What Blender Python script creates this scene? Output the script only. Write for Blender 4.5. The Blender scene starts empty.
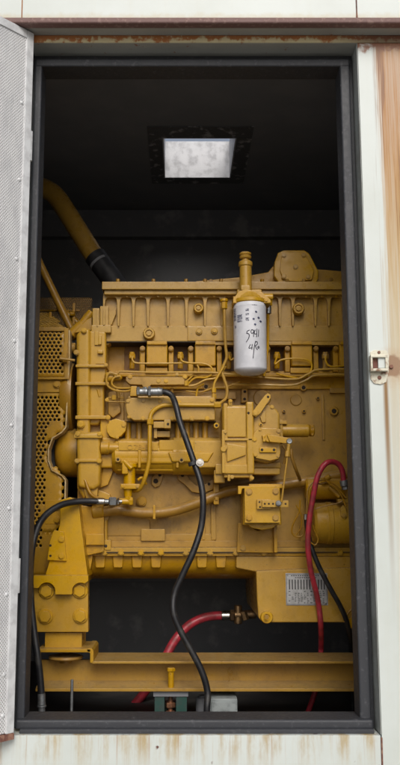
import bpy, bmesh, math, random
from mathutils import Vector, Matrix
random.seed(7)
sc = bpy.context.scene
COL = sc.collection
R = math.radians
H = 1.60                      # camera height over the ground
F, CX, CY = 850.0, 180.0, 382.5
TH = R(8.94); c_, s_ = math.cos(TH), math.sin(TH)

def P(px, py, Y):
    """a point of the photograph on the vertical plane at distance Y"""
    u, v = (px-CX)/F, (CY-py)/F
    d = Y/(c_-v*s_)
    return Vector((u*d, Y, H+d*(s_+v*c_)))
def S(py, Y):
    return Y/(c_-(CY-py)/F*s_)/F

# ------------------------------------------------------------------ materials
def new_mat(name):
    m = bpy.data.materials.new(name); m.use_nodes = True
    nt = m.node_tree; b = nt.nodes['Principled BSDF']
    return m, nt, b
def N(nt, t, **kw):
    n = nt.nodes.new(t)
    for k, v in kw.items():
        if k in n.inputs.keys() if isinstance(k, str) else False: n.inputs[k].default_value = v
        else: setattr(n, k, v)
    return n
def math_(nt, op, a, b=None, c=None, clamp=False):
    n = nt.nodes.new('ShaderNodeMath'); n.operation = op; n.use_clamp = clamp
    for i, x in enumerate((a, b, c)):
        if x is None: continue
        if isinstance(x, (int, float)): n.inputs[i].default_value = x
        else: nt.links.new(x, n.inputs[i])
    return n.outputs[0]
def ramp(nt, x, lo, hi, t0=0.0, t1=1.0):
    n = nt.nodes.new('ShaderNodeMapRange'); n.interpolation_type = 'SMOOTHSTEP'
    nt.links.new(x, n.inputs['Value'])
    n.inputs['From Min'].default_value = lo; n.inputs['From Max'].default_value = hi
    n.inputs['To Min'].default_value = t0; n.inputs['To Max'].default_value = t1
    return n.outputs[0]
def mix(nt, f, a, b):
    n = nt.nodes.new('ShaderNodeMix'); n.data_type = 'RGBA'
    if isinstance(f, (int, float)): n.inputs[0].default_value = f
    else: nt.links.new(f, n.inputs[0])
    for i, x in ((6, a), (7, b)):
        if isinstance(x, tuple): n.inputs[i].default_value = (*x[:3], 1)
        else: nt.links.new(x, n.inputs[i])
    return n.outputs[2]
def coords(nt):
    t = nt.nodes.new('ShaderNodeTexCoord'); return t.outputs['Object']
def noise(nt, co, scale, detail=4, rough=.6, stretch=None):
    if stretch:
        mp = nt.nodes.new('ShaderNodeMapping'); mp.inputs['Scale'].default_value = stretch
        nt.links.new(co, mp.inputs['Vector']); co = mp.outputs[0]
    n = nt.nodes.new('ShaderNodeTexNoise'); n.inputs['Scale'].default_value = scale
    n.inputs['Detail'].default_value = detail; n.inputs['Roughness'].default_value = rough
    nt.links.new(co, n.inputs['Vector']); return n.outputs[0]
def bump(nt, b, h, strength=.3, dist=.002):
    n = nt.nodes.new('ShaderNodeBump'); n.inputs['Strength'].default_value = strength
    n.inputs['Distance'].default_value = dist
    nt.links.new(h, n.inputs['Height']); nt.links.new(n.outputs[0], b.inputs['Normal'])

def simple(name, col, rough=.5, metal=0.0, col2=None, scale=20, bmp=.15, amt=(.4, .65), spec=.5):
    m, nt, b = new_mat(name)
    co = coords(nt)
    n1 = noise(nt, co, scale); n2 = noise(nt, co, scale*9, 3)
    c2 = col2 if col2 else tuple(x*.72 for x in col)
    k = mix(nt, ramp(nt, n1, *amt), col, c2)
    nt.links.new(k, b.inputs['Base Color'])
    nt.links.new(ramp(nt, n1, .3, .7, rough-.07, rough+.1), b.inputs['Roughness'])
    b.inputs['Metallic'].default_value = metal
    b.inputs['Specular IOR Level'].default_value = spec
    bump(nt, b, n2, bmp, .0015)
    return m

def yellow(name, base, grime=(.17, .095, .028), dirt=.5, rough=.42, bstr=.22):
    m, nt, b = new_mat(name)
    co = coords(nt)
    big = noise(nt, co, 5, 5, .65); mid = noise(nt, co, 34, 5, .7); fine = noise(nt, co, 260, 3, .6)
    strk = noise(nt, co, 22, 4, .6, (1, 1, .16))
    k = mix(nt, ramp(nt, big, .35, .7), base, tuple(a*b_ for a, b_ in zip(base, (.84, .80, .78))))
    f = math_(nt, 'MULTIPLY', ramp(nt, mid, .5, .78), dirt)
    k = mix(nt, f, k, grime)
    k = mix(nt, math_(nt, 'MULTIPLY', ramp(nt, strk, .52, .8), dirt*.7), k, grime)
    # pale dust that has settled on faces looking up
    g = nt.nodes.new('ShaderNodeNewGeometry'); sx = nt.nodes.new('ShaderNodeSeparateXYZ')
    nt.links.new(g.outputs['Normal'], sx.inputs[0])
    up = math_(nt, 'MULTIPLY', ramp(nt, sx.outputs[2], .35, .95), ramp(nt, mid, .25, .6, .05, .35))
    k = mix(nt, up, k, (.42, .33, .20))
    k = mix(nt, math_(nt, 'MULTIPLY', ramp(nt, fine, .60, .72), .28), k, (.16, .09, .035))
    oil = math_(nt, 'MULTIPLY', ramp(nt, noise(nt, co, 9, 6, .72, (1, 1, .5)), .56, .70), dirt*.75)
    k = mix(nt, oil, k, (.085, .048, .018))
    chip = ramp(nt, noise(nt, co, 120, 2, .5), .735, .75)
    k = mix(nt, math_(nt, 'MULTIPLY', chip, .8), k, (.05, .035, .025))
    oi = nt.nodes.new('ShaderNodeObjectInfo'); hv = nt.nodes.new('ShaderNodeHueSaturation')
    nt.links.new(ramp(nt, oi.outputs['Random'], 0, 1, .90, 1.08), hv.inputs['Value'])
    nt.links.new(ramp(nt, oi.outputs['Random'], 0, 1, 1.0, 1.10), hv.inputs['Saturation'])
    nt.links.new(k, hv.inputs['Color']); k = hv.outputs[0]
    nt.links.new(k, b.inputs['Base Color'])
    rg = math_(nt, 'SUBTRACT', ramp(nt, mid, .3, .75, rough-.07, rough+.25), math_(nt, 'MULTIPLY', oil, .15))
    nt.links.new(rg, b.inputs['Roughness'])
    b.inputs['Specular IOR Level'].default_value = .42
    h = math_(nt, 'ADD', math_(nt, 'MULTIPLY', mid, .6), math_(nt, 'MULTIPLY', fine, .4))
    bump(nt, b, h, bstr, .0018)
    return m
YEL = yellow('engine_yellow_paint', (.50, .295, .046), dirt=.24, rough=.27)
YELR = yellow('cast_yellow_paint', (.45, .258, .044), grime=(.14, .08, .03), dirt=.5, bstr=.45, rough=.33)
YELB = yellow('skid_yellow_paint', (.43, .25, .042), dirt=.45, rough=.34)
YELD = yellow('pipe_yellow_paint', (.35, .19, .030), dirt=.55, rough=.32)
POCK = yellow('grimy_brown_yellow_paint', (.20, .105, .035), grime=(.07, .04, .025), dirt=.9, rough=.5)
BLACK = simple('glare_lifted_black_paint', (.19, .195, .21), .75, 0, (.22, .223, .235), 6, .25)  # black lifted to grey, putting camera glare into the colour
BLACKS = simple('glare_lifted_scuffed_black', (.20, .205, .22), .65, 0, (.33, .33, .34), 9, .3, (.52, .72))  # real scuffs, on a black base lifted for glare as well
RUB = simple('black_rubber', (.018, .018, .02), .45, 0, (.03, .03, .032), 40, .2)
HOSE = simple('black_hose_rubber', (.013, .013, .015), .40, 0, (.045, .042, .036), 26, .35, (.5, .75))
SEAL = simple('grey_black_door_seal', (.033, .036, .043), .5, 0, (.085, .088, .096), 70, .4, (.54, .76))
RED = simple('red_hose_rubber', (.46, .035, .055), .36, 0, (.24, .03, .035), 30, .25)
STEEL = simple('plated_steel', (.55, .53, .50), .28, 1, (.35, .32, .28), 60, .2)
DSTEEL = simple('dull_steel', (.33, .35, .36), .42, .8, (.2, .2, .2), 60, .3)
GALV = simple('galvanised_sheet', (.50, .51, .53), .5, .1, (.40, .405, .42), 26, .3, (.45, .68))
HOLE = simple('dark_hole_disc', (.03, .018, .010), .8, 0, None, 30, .2)  # for solid discs; the shade inside the holes is in this colour
GREEN = simple('dark_green_paint', (.018, .065, .052), .45, 0, (.03, .05, .045), 30, .3)
GREYBOX = simple('grey_box_paint', (.28, .31, .31), .5, 0, (.17, .19, .19), 30, .3)
COPPER = simple('copper_rust_spring', (.42, .20, .11), .4, .7, (.15, .08, .05), 60, .3)
BRASS = simple('dirty_brass', (.33, .21, .10), .4, .8, (.14, .09, .05), 50, .3)
FWHITE = simple('white_filter_paint', (.64, .65, .69), .33, 0, (.55, .56, .60), 16, .06)
INK = simple('black_marker_ink', (.03, .03, .05), .5)
PRINT = simple('blue_black_print', (.07, .08, .16), .5)
PLATE = simple('etched_aluminium_plate', (.46, .46, .46), .4, .3, (.36, .36, .35), 50, .1)
PLINK = simple('plate_print', (.05, .05, .05), .5)
PGREY = simple('grey_green_frame_paint', (.33, .355, .34), .5, 0, (.25, .26, .24), 14, .2)
RUSTC = simple('rusty_edge_paint', (.16, .062, .045), .75, 0, (.30, .16, .11), 60, .6, (.45, .62))
FLOORM = simple('dark_floor_paint', (.035, .034, .033), .6, 0, (.06, .055, .05), 8, .3)  # set darker than the other interior surfaces
DRIP = simple('brown_red_rusty_rail', (.17, .095, .085), .6, 0, (.26, .17, .15), 70, .4, (.5, .68))
SCUF = simple('chalk_scuffed_black_steel', (.10, .10, .105), .6, 0, (.42, .41, .42), 22, .3, (.53, .66))
CONC = simple('pale_concrete', (.30, .29, .27), .85, 0, (.24, .23, .21), 2, .3)

def wall_mat(name, kind):
    m, nt, b = new_mat(name)
    co = coords(nt); sx = nt.nodes.new('ShaderNodeSeparateXYZ'); nt.links.new(co, sx.inputs[0])
    X, Z = sx.outputs[0], sx.outputs[2]
    big = noise(nt, co, 3, 5, .6); st = noise(nt, co, 30, 5, .6, (1, 1, .05)); st2 = noise(nt, co, 95, 4, .6, (1, 1, .02))
    spk = noise(nt, co, 42, 4, .6)
    blot = noise(nt, co, 16, 5, .7, (1, 1, .35))
    k = mix(nt, ramp(nt, big, .35, .7), (.60, .65, .63), (.55, .595, .565))
    k = mix(nt, math_(nt, 'MULTIPLY', ramp(nt, st, .5, .8), .14), k, (.54, .52, .42))
    if kind == 'pillar':
        # run-off of rust down the right part, from the drip rail
        wob = math_(nt, 'ADD', X, math_(nt, 'ADD', math_(nt, 'MULTIPLY', math_(nt, 'SUBTRACT', st, .5), .05), math_(nt, 'MULTIPLY', math_(nt, 'SUBTRACT', st2, .5), .03)))
        band = math_(nt, 'MULTIPLY', ramp(nt, wob, .562, .584), ramp(nt, st2, .38, .56, .74, 1.0))
        fall = ramp(nt, Z, -.05, .95, .15, 1.0)
        tan = mix(nt, ramp(nt, Z, .35, 1.25), (.46, .31, .085), (.36, .15, .016))
        k = mix(nt, math_(nt, 'MULTIPLY', band, fall), k, tan)
        line = math_(nt, 'MULTIPLY', ramp(nt, st2, .52, .60), math_(nt, 'MULTIPLY', ramp(nt, wob, .552, .585), ramp(nt, Z, .35, 1.15)))
        k = mix(nt, math_(nt, 'MULTIPLY', line, .9), k, (.17, .06, .012))
        top = math_(nt, 'MULTIPLY', ramp(nt, math_(nt, 'ADD', Z, math_(nt, 'MULTIPLY', math_(nt, 'SUBTRACT', spk, .5), .10)), 1.335, 1.362), 1.0)
        k = mix(nt, top, k, (.22, .085, .04))
        # streak under the latch
        dx = math_(nt, 'ABSOLUTE', math_(nt, 'SUBTRACT', math_(nt, 'ADD', X, math_(nt, 'MULTIPLY', math_(nt, 'SUBTRACT', st, .5), .008)), .5625))
        ls = math_(nt, 'MULTIPLY', ramp(nt, dx, .011, .001), math_(nt, 'MULTIPLY', ramp(nt, Z, -.30, .34), ramp(nt, Z, .385, .365)))
        k = mix(nt, math_(nt, 'MULTIPLY', ls, 1.0), k, (.23, .12, .03))
        # rusty patch round the latch
        ddx = math_(nt, 'SUBTRACT', X, .583); ddz = math_(nt, 'SUBTRACT', Z, .408)
        r = math_(nt, 'SQRT', math_(nt, 'ADD', math_(nt, 'MULTIPLY', ddx, ddx), math_(nt, 'MULTIPLY', math_(nt, 'MULTIPLY', ddz, ddz), .55)))
        rr = math_(nt, 'ADD', r, math_(nt, 'MULTIPLY', math_(nt, 'SUBTRACT', spk, .5), .03))
        k = mix(nt, ramp(nt, rr, .030, .020), k, (.13, .045, .03))
        k = mix(nt, math_(nt, 'MULTIPLY', ramp(nt, rr, .05, .02), .5), k, (.45, .30, .16))
    if kind == 'sill':
        fall = ramp(nt, Z, -.66, -.56)
        wide = math_(nt, 'MULTIPLY', math_(nt, 'MULTIPLY', ramp(nt, st, .45, .75), ramp(nt, big, .35, .6, .3, 1)), fall)
        k = mix(nt, math_(nt, 'MULTIPLY', wide, .55), k, (.52, .42, .24))
        k = mix(nt, math_(nt, 'MULTIPLY', ramp(nt, math_(nt, 'ADD', math_(nt, 'MULTIPLY', blot, .5), math_(nt, 'MULTIPLY', st, .5)), .46, .62), ramp(nt, Z, -.66, -.562, 0, .8)), k, (.40, .29, .12))
        thin = math_(nt, 'MULTIPLY', ramp(nt, st2, .55, .68), ramp(nt, Z, -.67, -.56))
        k = mix(nt, math_(nt, 'MULTIPLY', thin, .6), k, (.38, .22, .10))
        pit = ramp(nt, noise(nt, co, 28, 2, .5), .70, .74)
        k = mix(nt, pit, k, (.12, .05, .035))
    if kind == 'upper':
        low = math_(nt, 'MULTIPLY', ramp(nt, math_(nt, 'ADD', Z, math_(nt, 'MULTIPLY', math_(nt, 'SUBTRACT', spk, .5), .03)), 1.432, 1.408), .55)
        k = mix(nt, low, k, (.50, .42, .25))
    if kind == 'lip':
        w = math_(nt, 'ADD', math_(nt, 'ADD', blot, math_(nt, 'MULTIPLY', math_(nt, 'SUBTRACT', spk, .5), .8)), math_(nt, 'MULTIPLY', math_(nt, 'SUBTRACT', Z, 1.3765), 13))
        k = mix(nt, ramp(nt, w, .40, .56), (.52, .45, .27), (.33, .125, .035))
        hi = noise(nt, co, 110, 4, .7)
        k = mix(nt, math_(nt, 'MULTIPLY', ramp(nt, hi, .58, .66), .6), k, (.50, .42, .30))
        k = mix(nt, math_(nt, 'MULTIPLY', ramp(nt, X, .40, .60), .7), k, (.10, .045, .035))
    if kind == 'soffit':
        k = mix(nt, ramp(nt, big, .3, .7), (.36, .365, .335), (.29, .295, .27))  # greyer base puts the shade of the underside into the paint
        k = mix(nt, math_(nt, 'MULTIPLY', ramp(nt, spk, .66, .72), .8), k, (.26, .10, .04))
    nt.links.new(k, b.inputs['Base Color'])
    b.inputs['Roughness'].default_value = .42 if kind != 'lip' else .8
    bump(nt, b, math_(nt, 'ADD', math_(nt, 'MULTIPLY', spk, .5), big), .25 if kind != 'lip' else .9, .002)
    return m
W_UP = wall_mat('white_panel_paint', 'upper'); W_PIL = wall_mat('rust_streaked_white_paint', 'pillar')
W_SILL = wall_mat('stained_white_sill_paint', 'sill'); W_LIP = wall_mat('rusted_lip_paint', 'lip')
W_SOF = wall_mat('shaded_soffit_paint', 'soffit'); W_PLAIN = wall_mat('plain_white_paint', 'plain')

# --------------------------------------------------------------- mesh builder
class M:
    def __init__(s): s.bm = bmesh.new()
    def _add(s, b, bev=0, seg=2, ang=30):
        bev *= .7
        if bev > 0:
            b.normal_update()
            es = [e for e in b.edges if len(e.link_faces) == 2 and e.calc_face_angle(0) > R(ang)]
            try: bmesh.ops.bevel(b, geom=es, offset=bev, segments=seg, profile=.6, affect='EDGES', clamp_overlap=True)
            except Exception: pass
        me = bpy.data.meshes.new('t'); b.to_mesh(me); b.free(); s.bm.from_mesh(me); bpy.data.meshes.remove(me)
        return s
    def box(s, x0, x1, y0, y1, z0, z1, bev=.002, seg=2):
        b = bmesh.new(); bmesh.ops.create_cube(b, size=1)
        for v in b.verts:
            v.co = Vector(((x0+x1)/2+v.co.x*(x1-x0), (y0+y1)/2+v.co.y*(y1-y0), (z0+z1)/2+v.co.z*(z1-z0)))
        return s._add(b, bev, seg)
    def rb(s, px0, py0, px1, py1, Y, dep, bev=.003, seg=2):
        cy = (py0+py1)/2; cx = (px0+px1)/2
        return s.box(P(px0, cy, Y).x, P(px1, cy, Y).x, Y, Y+dep, P(cx, py1, Y).z, P(cx, py0, Y).z, bev, seg)
    def prism(s, pts, Y, dep, bev=.003, seg=2, ang=30):
        b = bmesh.new(); vs = [b.verts.new(P(x, y, Y)) for x, y in pts]
        f = b.faces.new(vs)
        r = bmesh.ops.extrude_face_region(b, geom=[f])
        for v in r['geom']:
            if isinstance(v, bmesh.types.BMVert): v.co.y += dep
        bmesh.ops.recalc_face_normals(b, faces=b.faces[:])
        return s._add(b, bev, seg, ang)
    def poly3(s, pts, off, bev=0):
        b = bmesh.new(); f = b.faces.new([b.verts.new(p) for p in pts])
        r = bmesh.ops.extrude_face_region(b, geom=[f])
        for v in r['geom']:
            if isinstance(v, bmesh.types.BMVert): v.co += Vector(off)
        bmesh.ops.recalc_face_normals(b, faces=b.faces[:])
        return s._add(b, bev)
    def lathe(s, a, axis, prof, seg=28):
        """prof: list of (distance along the axis, radius)"""
        a = Vector(a); ax = Vector(axis).normalized()
        u = ax.orthogonal().normalized(); w = ax.cross(u)
        b = bmesh.new(); rings = []
        for t, r in prof:
            if r < 1e-6: rings.append([b.verts.new(a+ax*t)])
            else: rings.append([b.verts.new(a+ax*t+(u*math.cos(k*2*math.pi/seg)+w*math.sin(k*2*math.pi/seg))*r) for k in range(seg)])
        if len(rings[0]) > 1: b.faces.new(rings[0])
        if len(rings[-1]) > 1: b.faces.new(rings[-1])
        for r0, r1 in zip(rings, rings[1:]):
            for k in range(seg):
                k2 = (k+1) % seg
                if len(r0) == 1 and len(r1) == 1: continue
                if len(r0) == 1: b.faces.new((r0[0], r1[k], r1[k2]))
                elif len(r1) == 1: b.faces.new((r0[k], r1[0], r0[k2]))
                else: b.faces.new((r0[k], r1[k], r1[k2], r0[k2]))
        bmesh.ops.recalc_face_normals(b, faces=b.faces[:])
        return s._add(b)
    def cyl(s, a, b_, r, seg=24, bev=None, r2=None):
        a, b_ = Vector(a), Vector(b_); L = (b_-a).length; r2 = r if r2 is None else r2
        e = min(r, r2, L)*.18 if bev is None else bev
        return s.lathe(a, b_-a, [(0, r-e), (e, r), (L-e, r2), (L, r2-e)], seg)
    def tube(s, pts, r, seg=12, sub=8, caps=True):
        pts = [Vector(p) for p in pts]
        if sub > 1 and len(pts) > 2:
            q = [pts[0]*2-pts[1]]+pts+[pts[-1]*2-pts[-2]]; o = []
            for i in range(1, len(q)-2):
                for k in range(sub):
                    t = k/sub; p0, p1, p2, p3 = q[i-1:i+3]
                    o.append(.5*((2*p1)+(p2-p0)*t+(2*p0-5*p1+4*p2-p3)*t*t+(3*p1-p0-3*p2+p3)*t**3))
            o.append(pts[-1]); pts = o
        b = bmesh.new(); rings = []
        T = (pts[1]-pts[0]).normalized(); u = T.orthogonal().normalized()
        for i, p in enumerate(pts):
            T2 = ((pts[min(i+1, len(pts)-1)]-pts[max(i-1, 0)])).normalized()
            u = (T.rotation_difference(T2) @ u); u = (u-T2*u.dot(T2)).normalized(); T = T2; w = T.cross(u)
            rr = r[min(i, len(r)-1)] if isinstance(r, list) else r
            rings.append([b.verts.new(p+(u*math.cos(k*2*math.pi/seg)+w*math.sin(k*2*math.pi/seg))*rr) for k in range(seg)])
        for r0, r1 in zip(rings, rings[1:]):
            for k in range(seg): b.faces.new((r0[k], r0[(k+1) % seg], r1[(k+1) % seg], r1[k]))
        if caps: b.faces.new(rings[0]); b.faces.new(rings[-1])
        bmesh.ops.recalc_face_normals(b, faces=b.faces[:])
        return s._add(b)
    def tpx(s, pts, r_px, Y=None, seg=12, sub=8):
        q = [P(p[0], p[1], p[2] if len(p) > 2 else Y) for p in pts]
        return s.tube(q, r_px*S(pts[0][1], q[0].y), seg, sub)
    def ycyl(s, px, py, Y, r_px, dep, seg=24):
        c = P(px, py, Y); return s.cyl(c, c+Vector((0, dep, 0)), r_px*S(py, Y), seg)
    def hexa(s, px, py, Y, r_px, wash=True):
        c = P(px, py, Y); r = r_px*S(py, Y); rot = random.random()
        b = bmesh.new(); vs = [b.verts.new(c+Vector((r*math.cos(rot+k*math.pi/3), -r*.62, r*math.sin(rot+k*math.pi/3)))) for k in range(6)]
        f = b.faces.new(vs); rr = bmesh.ops.extrude_face_region(b, geom=[f])
        for v in rr['geom']:
            if isinstance(v, bmesh.types.BMVert): v.co.y += r*.7
        bmesh.ops.recalc_face_normals(b, faces=b.faces[:])
        s._add(b, r*.12, 2)
        if wash: s.cyl(c+Vector((0, -r*.16, 0)), c+Vector((0, r*.3, 0)), r*1.28, 20)
        return s
    def perf(s, o, u, v, n1, n2, pitch, hr, inside=None, holed=None, seg=6):
        """sheet of hexagonal cells, each with a round hole, over o + i*u + j*v"""
        o, u, v = Vector(o), Vector(u).normalized(), Vector(v).normalized(); b = bmesh.new(); cache = {}
        def V(p):
            k = (round(p.x, 5), round(p.y, 5), round(p.z, 5))
            if k not in cache: cache[k] = b.verts.new(p)
            return cache[k]
        R0 = pitch/math.sqrt(3)
        for j in range(n2):
            for i in range(n1):
                c = o+u*((i+.5*(j % 2))*pitch)+v*(j*pitch*.8660254)
                if inside and not inside(c): continue
                out = [V(c+(u*math.cos(a)+v*math.sin(a))*R0) for a in [math.pi/6+k*math.pi/3 for k in range(6)]]
                try:
                    if holed and not holed(c): b.faces.new(out); continue
                    inn = []
                    for k in range(12):
                        a = math.pi/6+k*math.pi/6; inn.append(b.verts.new(c+(u*math.cos(a)+v*math.sin(a))*hr))
                    for k in range(6):
                        b.faces.new((out[k], out[(k+1) % 6], inn[(2*k+2) % 12], inn[2*k+1], inn[2*k]))
                except ValueError: pass
        return s._add(b)
    def build(s, name, mat, root=None, parent=None, smooth=35, solid=0):
        me = bpy.data.meshes.new(name); s.bm.to_mesh(me); s.bm.free()
        o = bpy.data.objects.new(name, me); COL.objects.link(o)
        org = Vector((0, 0, 0))
        if root is not None:
            org = root.location.copy(); o.parent = parent if parent else root
        else:
            xs = [v.co.x for v in me.vertices]; ys = [v.co.y for v in me.vertices]; zs = [v.co.z for v in me.vertices]
            org = Vector(((min(xs)+max(xs))/2, (min(ys)+max(ys))/2, min(zs))); o.location = org
        me.transform(Matrix.Translation(-org))
        me.materials.append(mat)
        me.polygons.foreach_set('use_smooth', [True]*len(me.polygons))
        try: me.set_sharp_from_angle(angle=R(smooth))
        except Exception: pass
        if smooth == 35:
            wn = o.modifiers.new('weighted_normals', 'WEIGHTED_NORMAL'); wn.keep_sharp = True; wn.weight = 80
        if solid:
            md = o.modifiers.new('thickness', 'SOLIDIFY'); md.thickness = solid; md.offset = 0
        return o
def thing(name, label, cat, loc, group=None):
    o = bpy.data.objects.new(name, None); o.empty_display_size = .1; COL.objects.link(o); o.location = loc
    o['label'] = label; o['category'] = cat
    if group: o['group'] = group
    return o
def tag(o, label, cat, group=None):
    o['label'] = label; o['category'] = cat
    if group: o['group'] = group
    return o
def struct(o): o['kind'] = 'structure'; return o

def bolts(root, parent, mat, Y, lst, r=2.2, name='bolt'):
    """each bolt its own sub-part"""
    for q in lst:
        rr = q[2] if len(q) > 2 else r
        M().hexa(q[0], q[1], Y, rr).build(name, mat, root, parent)

# ==================================================================== SETTING
g = M().box(-30, 30, -25, 30, -.3, 0, 0).build('ground', CONC); struct(g)  # unseen ground sheet, added to bounce daylight

EN = thing('generator_enclosure', 'white painted steel generator enclosure streaked with rust, black inside, its door standing open', 'enclosure', (0, 2.3, H))
# --- outer shell; z values relative to H
def eb(x0, x1, y0, y1, z0, z1, bev=.003): return M().box(x0, x1, y0, y1, H+z0, H+z1, bev)
xr = .5185; xl = -.436
UP = eb(-1.7, -.4545, 2.245, 2.33, 1.407, 1.75); UP.box(-.4525, .5055, 2.245, 2.33, H+1.407, H+1.75, .003); UP.box(.5085, 1.7, 2.245, 2.33, H+1.407, H+1.75, .003)
UP.build('upper_panel', W_UP, EN)
# drip rail with rusty nose
M().box(-1.7, 1.7, 2.232, 2.262, H+1.388, H+1.4065, .009, 3).build('drip_rail', DRIP, EN)
M().box(-1.7, 1.7, 2.2622, 2.3, H+1.390, H+1.402, .001).build('drip_rail_underside', W_SOF, EN)
M().box(-1.7, 1.7, 2.297, 2.325, H+1.3664, H+1.3898, .004, 3).build('header_lip', W_LIP, EN)
M().box(xl, xr, 2.3255, 2.375, H+1.3668, H+1.388, .001).box(xl, xr, 2.3, 2.3252, H+1.3655, H+1.3662, 0).build('header_soffit', W_SOF, EN)
eb(xr, 1.7, 2.30, 2.40, -.95, 1.3662).build('side_panel', W_PIL, EN)
eb(-1.7, xl-.004, 2.30, 2.40, -.5555, 1.3662).build('side_panel', W_PLAIN, EN)
# grey painted return of the right panel
M().box(xr-.0022, xr-.0004, 2.3025, 2.375, H-.555, H+1.3655, 0).build('door_reveal', PGREY, EN)
eb(-.4795, xr-.003, 2.3005, 2.40, -.95, -.5568).build('sill_panel', W_SILL, EN)
M().box(-1.7, -.4825, 2.3005, 2.40, H-.95, H-.556, .003).build('sill_panel', W_SILL, EN)
# rust in the seam beside the sill
M().tube([(xr-.0005, 2.300, H-.562), (xr-.001, 2.2995, H-.60), (xr-.0015, 2.300, H-.70), (xr-.0015, 2.300, H-.9)], .0022, 8, 4).build('weld_seam', RUSTC, EN)
M().tube([(.507, 2.2455, H+1.407), (.507, 2.2448, H+1.45), (.507, 2.246, H+1.52)], [.003, .0028, .002, .0012, .001], 8, 4).build('weld_seam', RUSTC, EN)
M().tube([(-.4535, 2.2455, H+1.407), (-.4535, 2.2455, H+1.6)], .0015, 8, 1).build('weld_seam', W_LIP, EN)

# --- frame and rubber seal of the doorway
xi0, xi1, zt, zb = -.410, .475, 1.322, -.5255
fr = M()
fr.box(xl-.003, xi0-.006, 2.372, 2.42, H-.5567, H+1.3665, .002)
fr.box(xi1+.028, xr-.0025, 2.372, 2.42, H-.5567, H+1.3665, .002)
fr.box(xi0-.0062, xi1+.0282, 2.372, 2.42, H+zt+.018, H+1.3665, .002)
fr.box(xi0-.0062, xi1+.0282, 2.314, 2.42, H-.5567, H+zb-.020, .004, 3)
fr.build('door_frame', SEAL, EN)
se = M()
se.box(xi1, xi1+.030, 2.352, 2.43, H+zb-.018, H+zt+.020, .010, 4)
se.box(xi0-.022, xi0, 2.352, 2.43, H+zb-.018, H+zt+.020, .009, 4)
se.box(xi0-.02, xi1+.03, 2.350, 2.432, H+zt, H+zt+.024, .009, 4)
se.box(xi0-.02, xi1+.03, 2.330, 2.432, H+zb-.024, H+zb, .010, 4)
se.build('door_seal', SEAL, EN)

# --- inside
iz1, fz = 1.50, -.66
hx0, hx1, hy0, hy1 = -.072, .228, 3.21, 3.62
ce = M(); t = .164
for (a, b, c, d) in ((-1.6, 1.6, 2.43, hy0), (-1.6, 1.6, hy1, 4.2), (-1.6, hx0, hy0, hy1), (hx1, 1.6, hy0, hy1)):
    ce.box(a, b, c, d, H+iz1, H+iz1+t, 0)
ce.build('ceiling', BLACK, EN)
fl = M()
for (a, b, c, d) in ((hx0-.055, hx1+.06, hy0-.10, hy0-.001), (hx0-.055, hx1+.06, hy1+.001, hy1+.06), (hx0-.055, hx0-.001, hy0, hy1), (hx1+.001, hx1+.06, hy0, hy1)):
    fl.box(a, b, c, d, H+iz1-.005, H+iz1-.0008, .001)
ob = fl.build('hatch_flange', SCUF, EN)
bolts(EN, ob, BLACKS, 3.2, [], 1)
du = M()
for (a, b, c, d) in ((hx0+.0005, hx1-.0005, hy1-.006, hy1-.0005), (hx0+.0005, hx0+.006, hy0+.001, hy1-.0065), (hx1-.006, hx1-.0005, hy0+.001, hy1-.0065)):
    du.box(a, b, c, d, H+iz1-.003, H+iz1+t+.004, .0005)
du.build('roof_hatch', GALV, EN)
M().box(hx0+.0005, hx1-.0005, hy0+.0005, hy0+.006, H+iz1-.004, H+iz1+t+.004, .0005).build('roof_hatch', GALV, EN)
bk = M().box(-1.6, 1.6, 4.075, 4.2, H+fz, H+iz1-.001, 0)
bk.box(-1.6, 1.6, 4.02, 4.074, H+1.36, H+iz1-.002, .006)
bk.box(-1.6, 1.6, 4.0, 4.074, H-.30, H-.24, .006)
bk.build('back_wall', BLACKS, EN)
M().box(-1.7, -1.6, 2.43, 4.2, H+fz, H+iz1+t, 0).build('end_wall', BLACK, EN)
M().box(1.6, 1.7, 2.43, 4.2, H+fz, H+iz1+t, 0).build('end_wall', BLACK, EN)
M().box(-1.6, 1.6, 2.405, 4.2, H+fz-.05, H+fz, 0).build('enclosure_floor', FLOORM, EN)
inn = M().box(-1.6, xl-.01, 2.401, 2.43, H+fz+.001, H+iz1-.001, 0); inn.box(xr+.01, 1.6, 2.401, 2.43, H+fz+.001, H+iz1-.001, 0)
inn.box(xl-.0095, xr+.0095, 2.4215, 2.43, H+1.345, H+iz1-.001, 0).box(xl-.0095, xr+.0095, 2.4215, 2.43, H+fz+.001, H-.552, 0)
inn.build('inner_lining', BLACK, EN)
M().box(-1.72, 1.72, 2.2, 2.43, H+1.72, H+1.76, .004).box(-1.7, hx0-.03, 2.4305, 4.2, H+iz1+t+.0005, H+iz1+t+.03, 0).build('roof_edge', W_PLAIN, EN)
M().box(-1.7, 1.7, 2.38, 4.25, .02, H-.951, .004).build('base_tank', W_PLAIN, EN)

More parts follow.
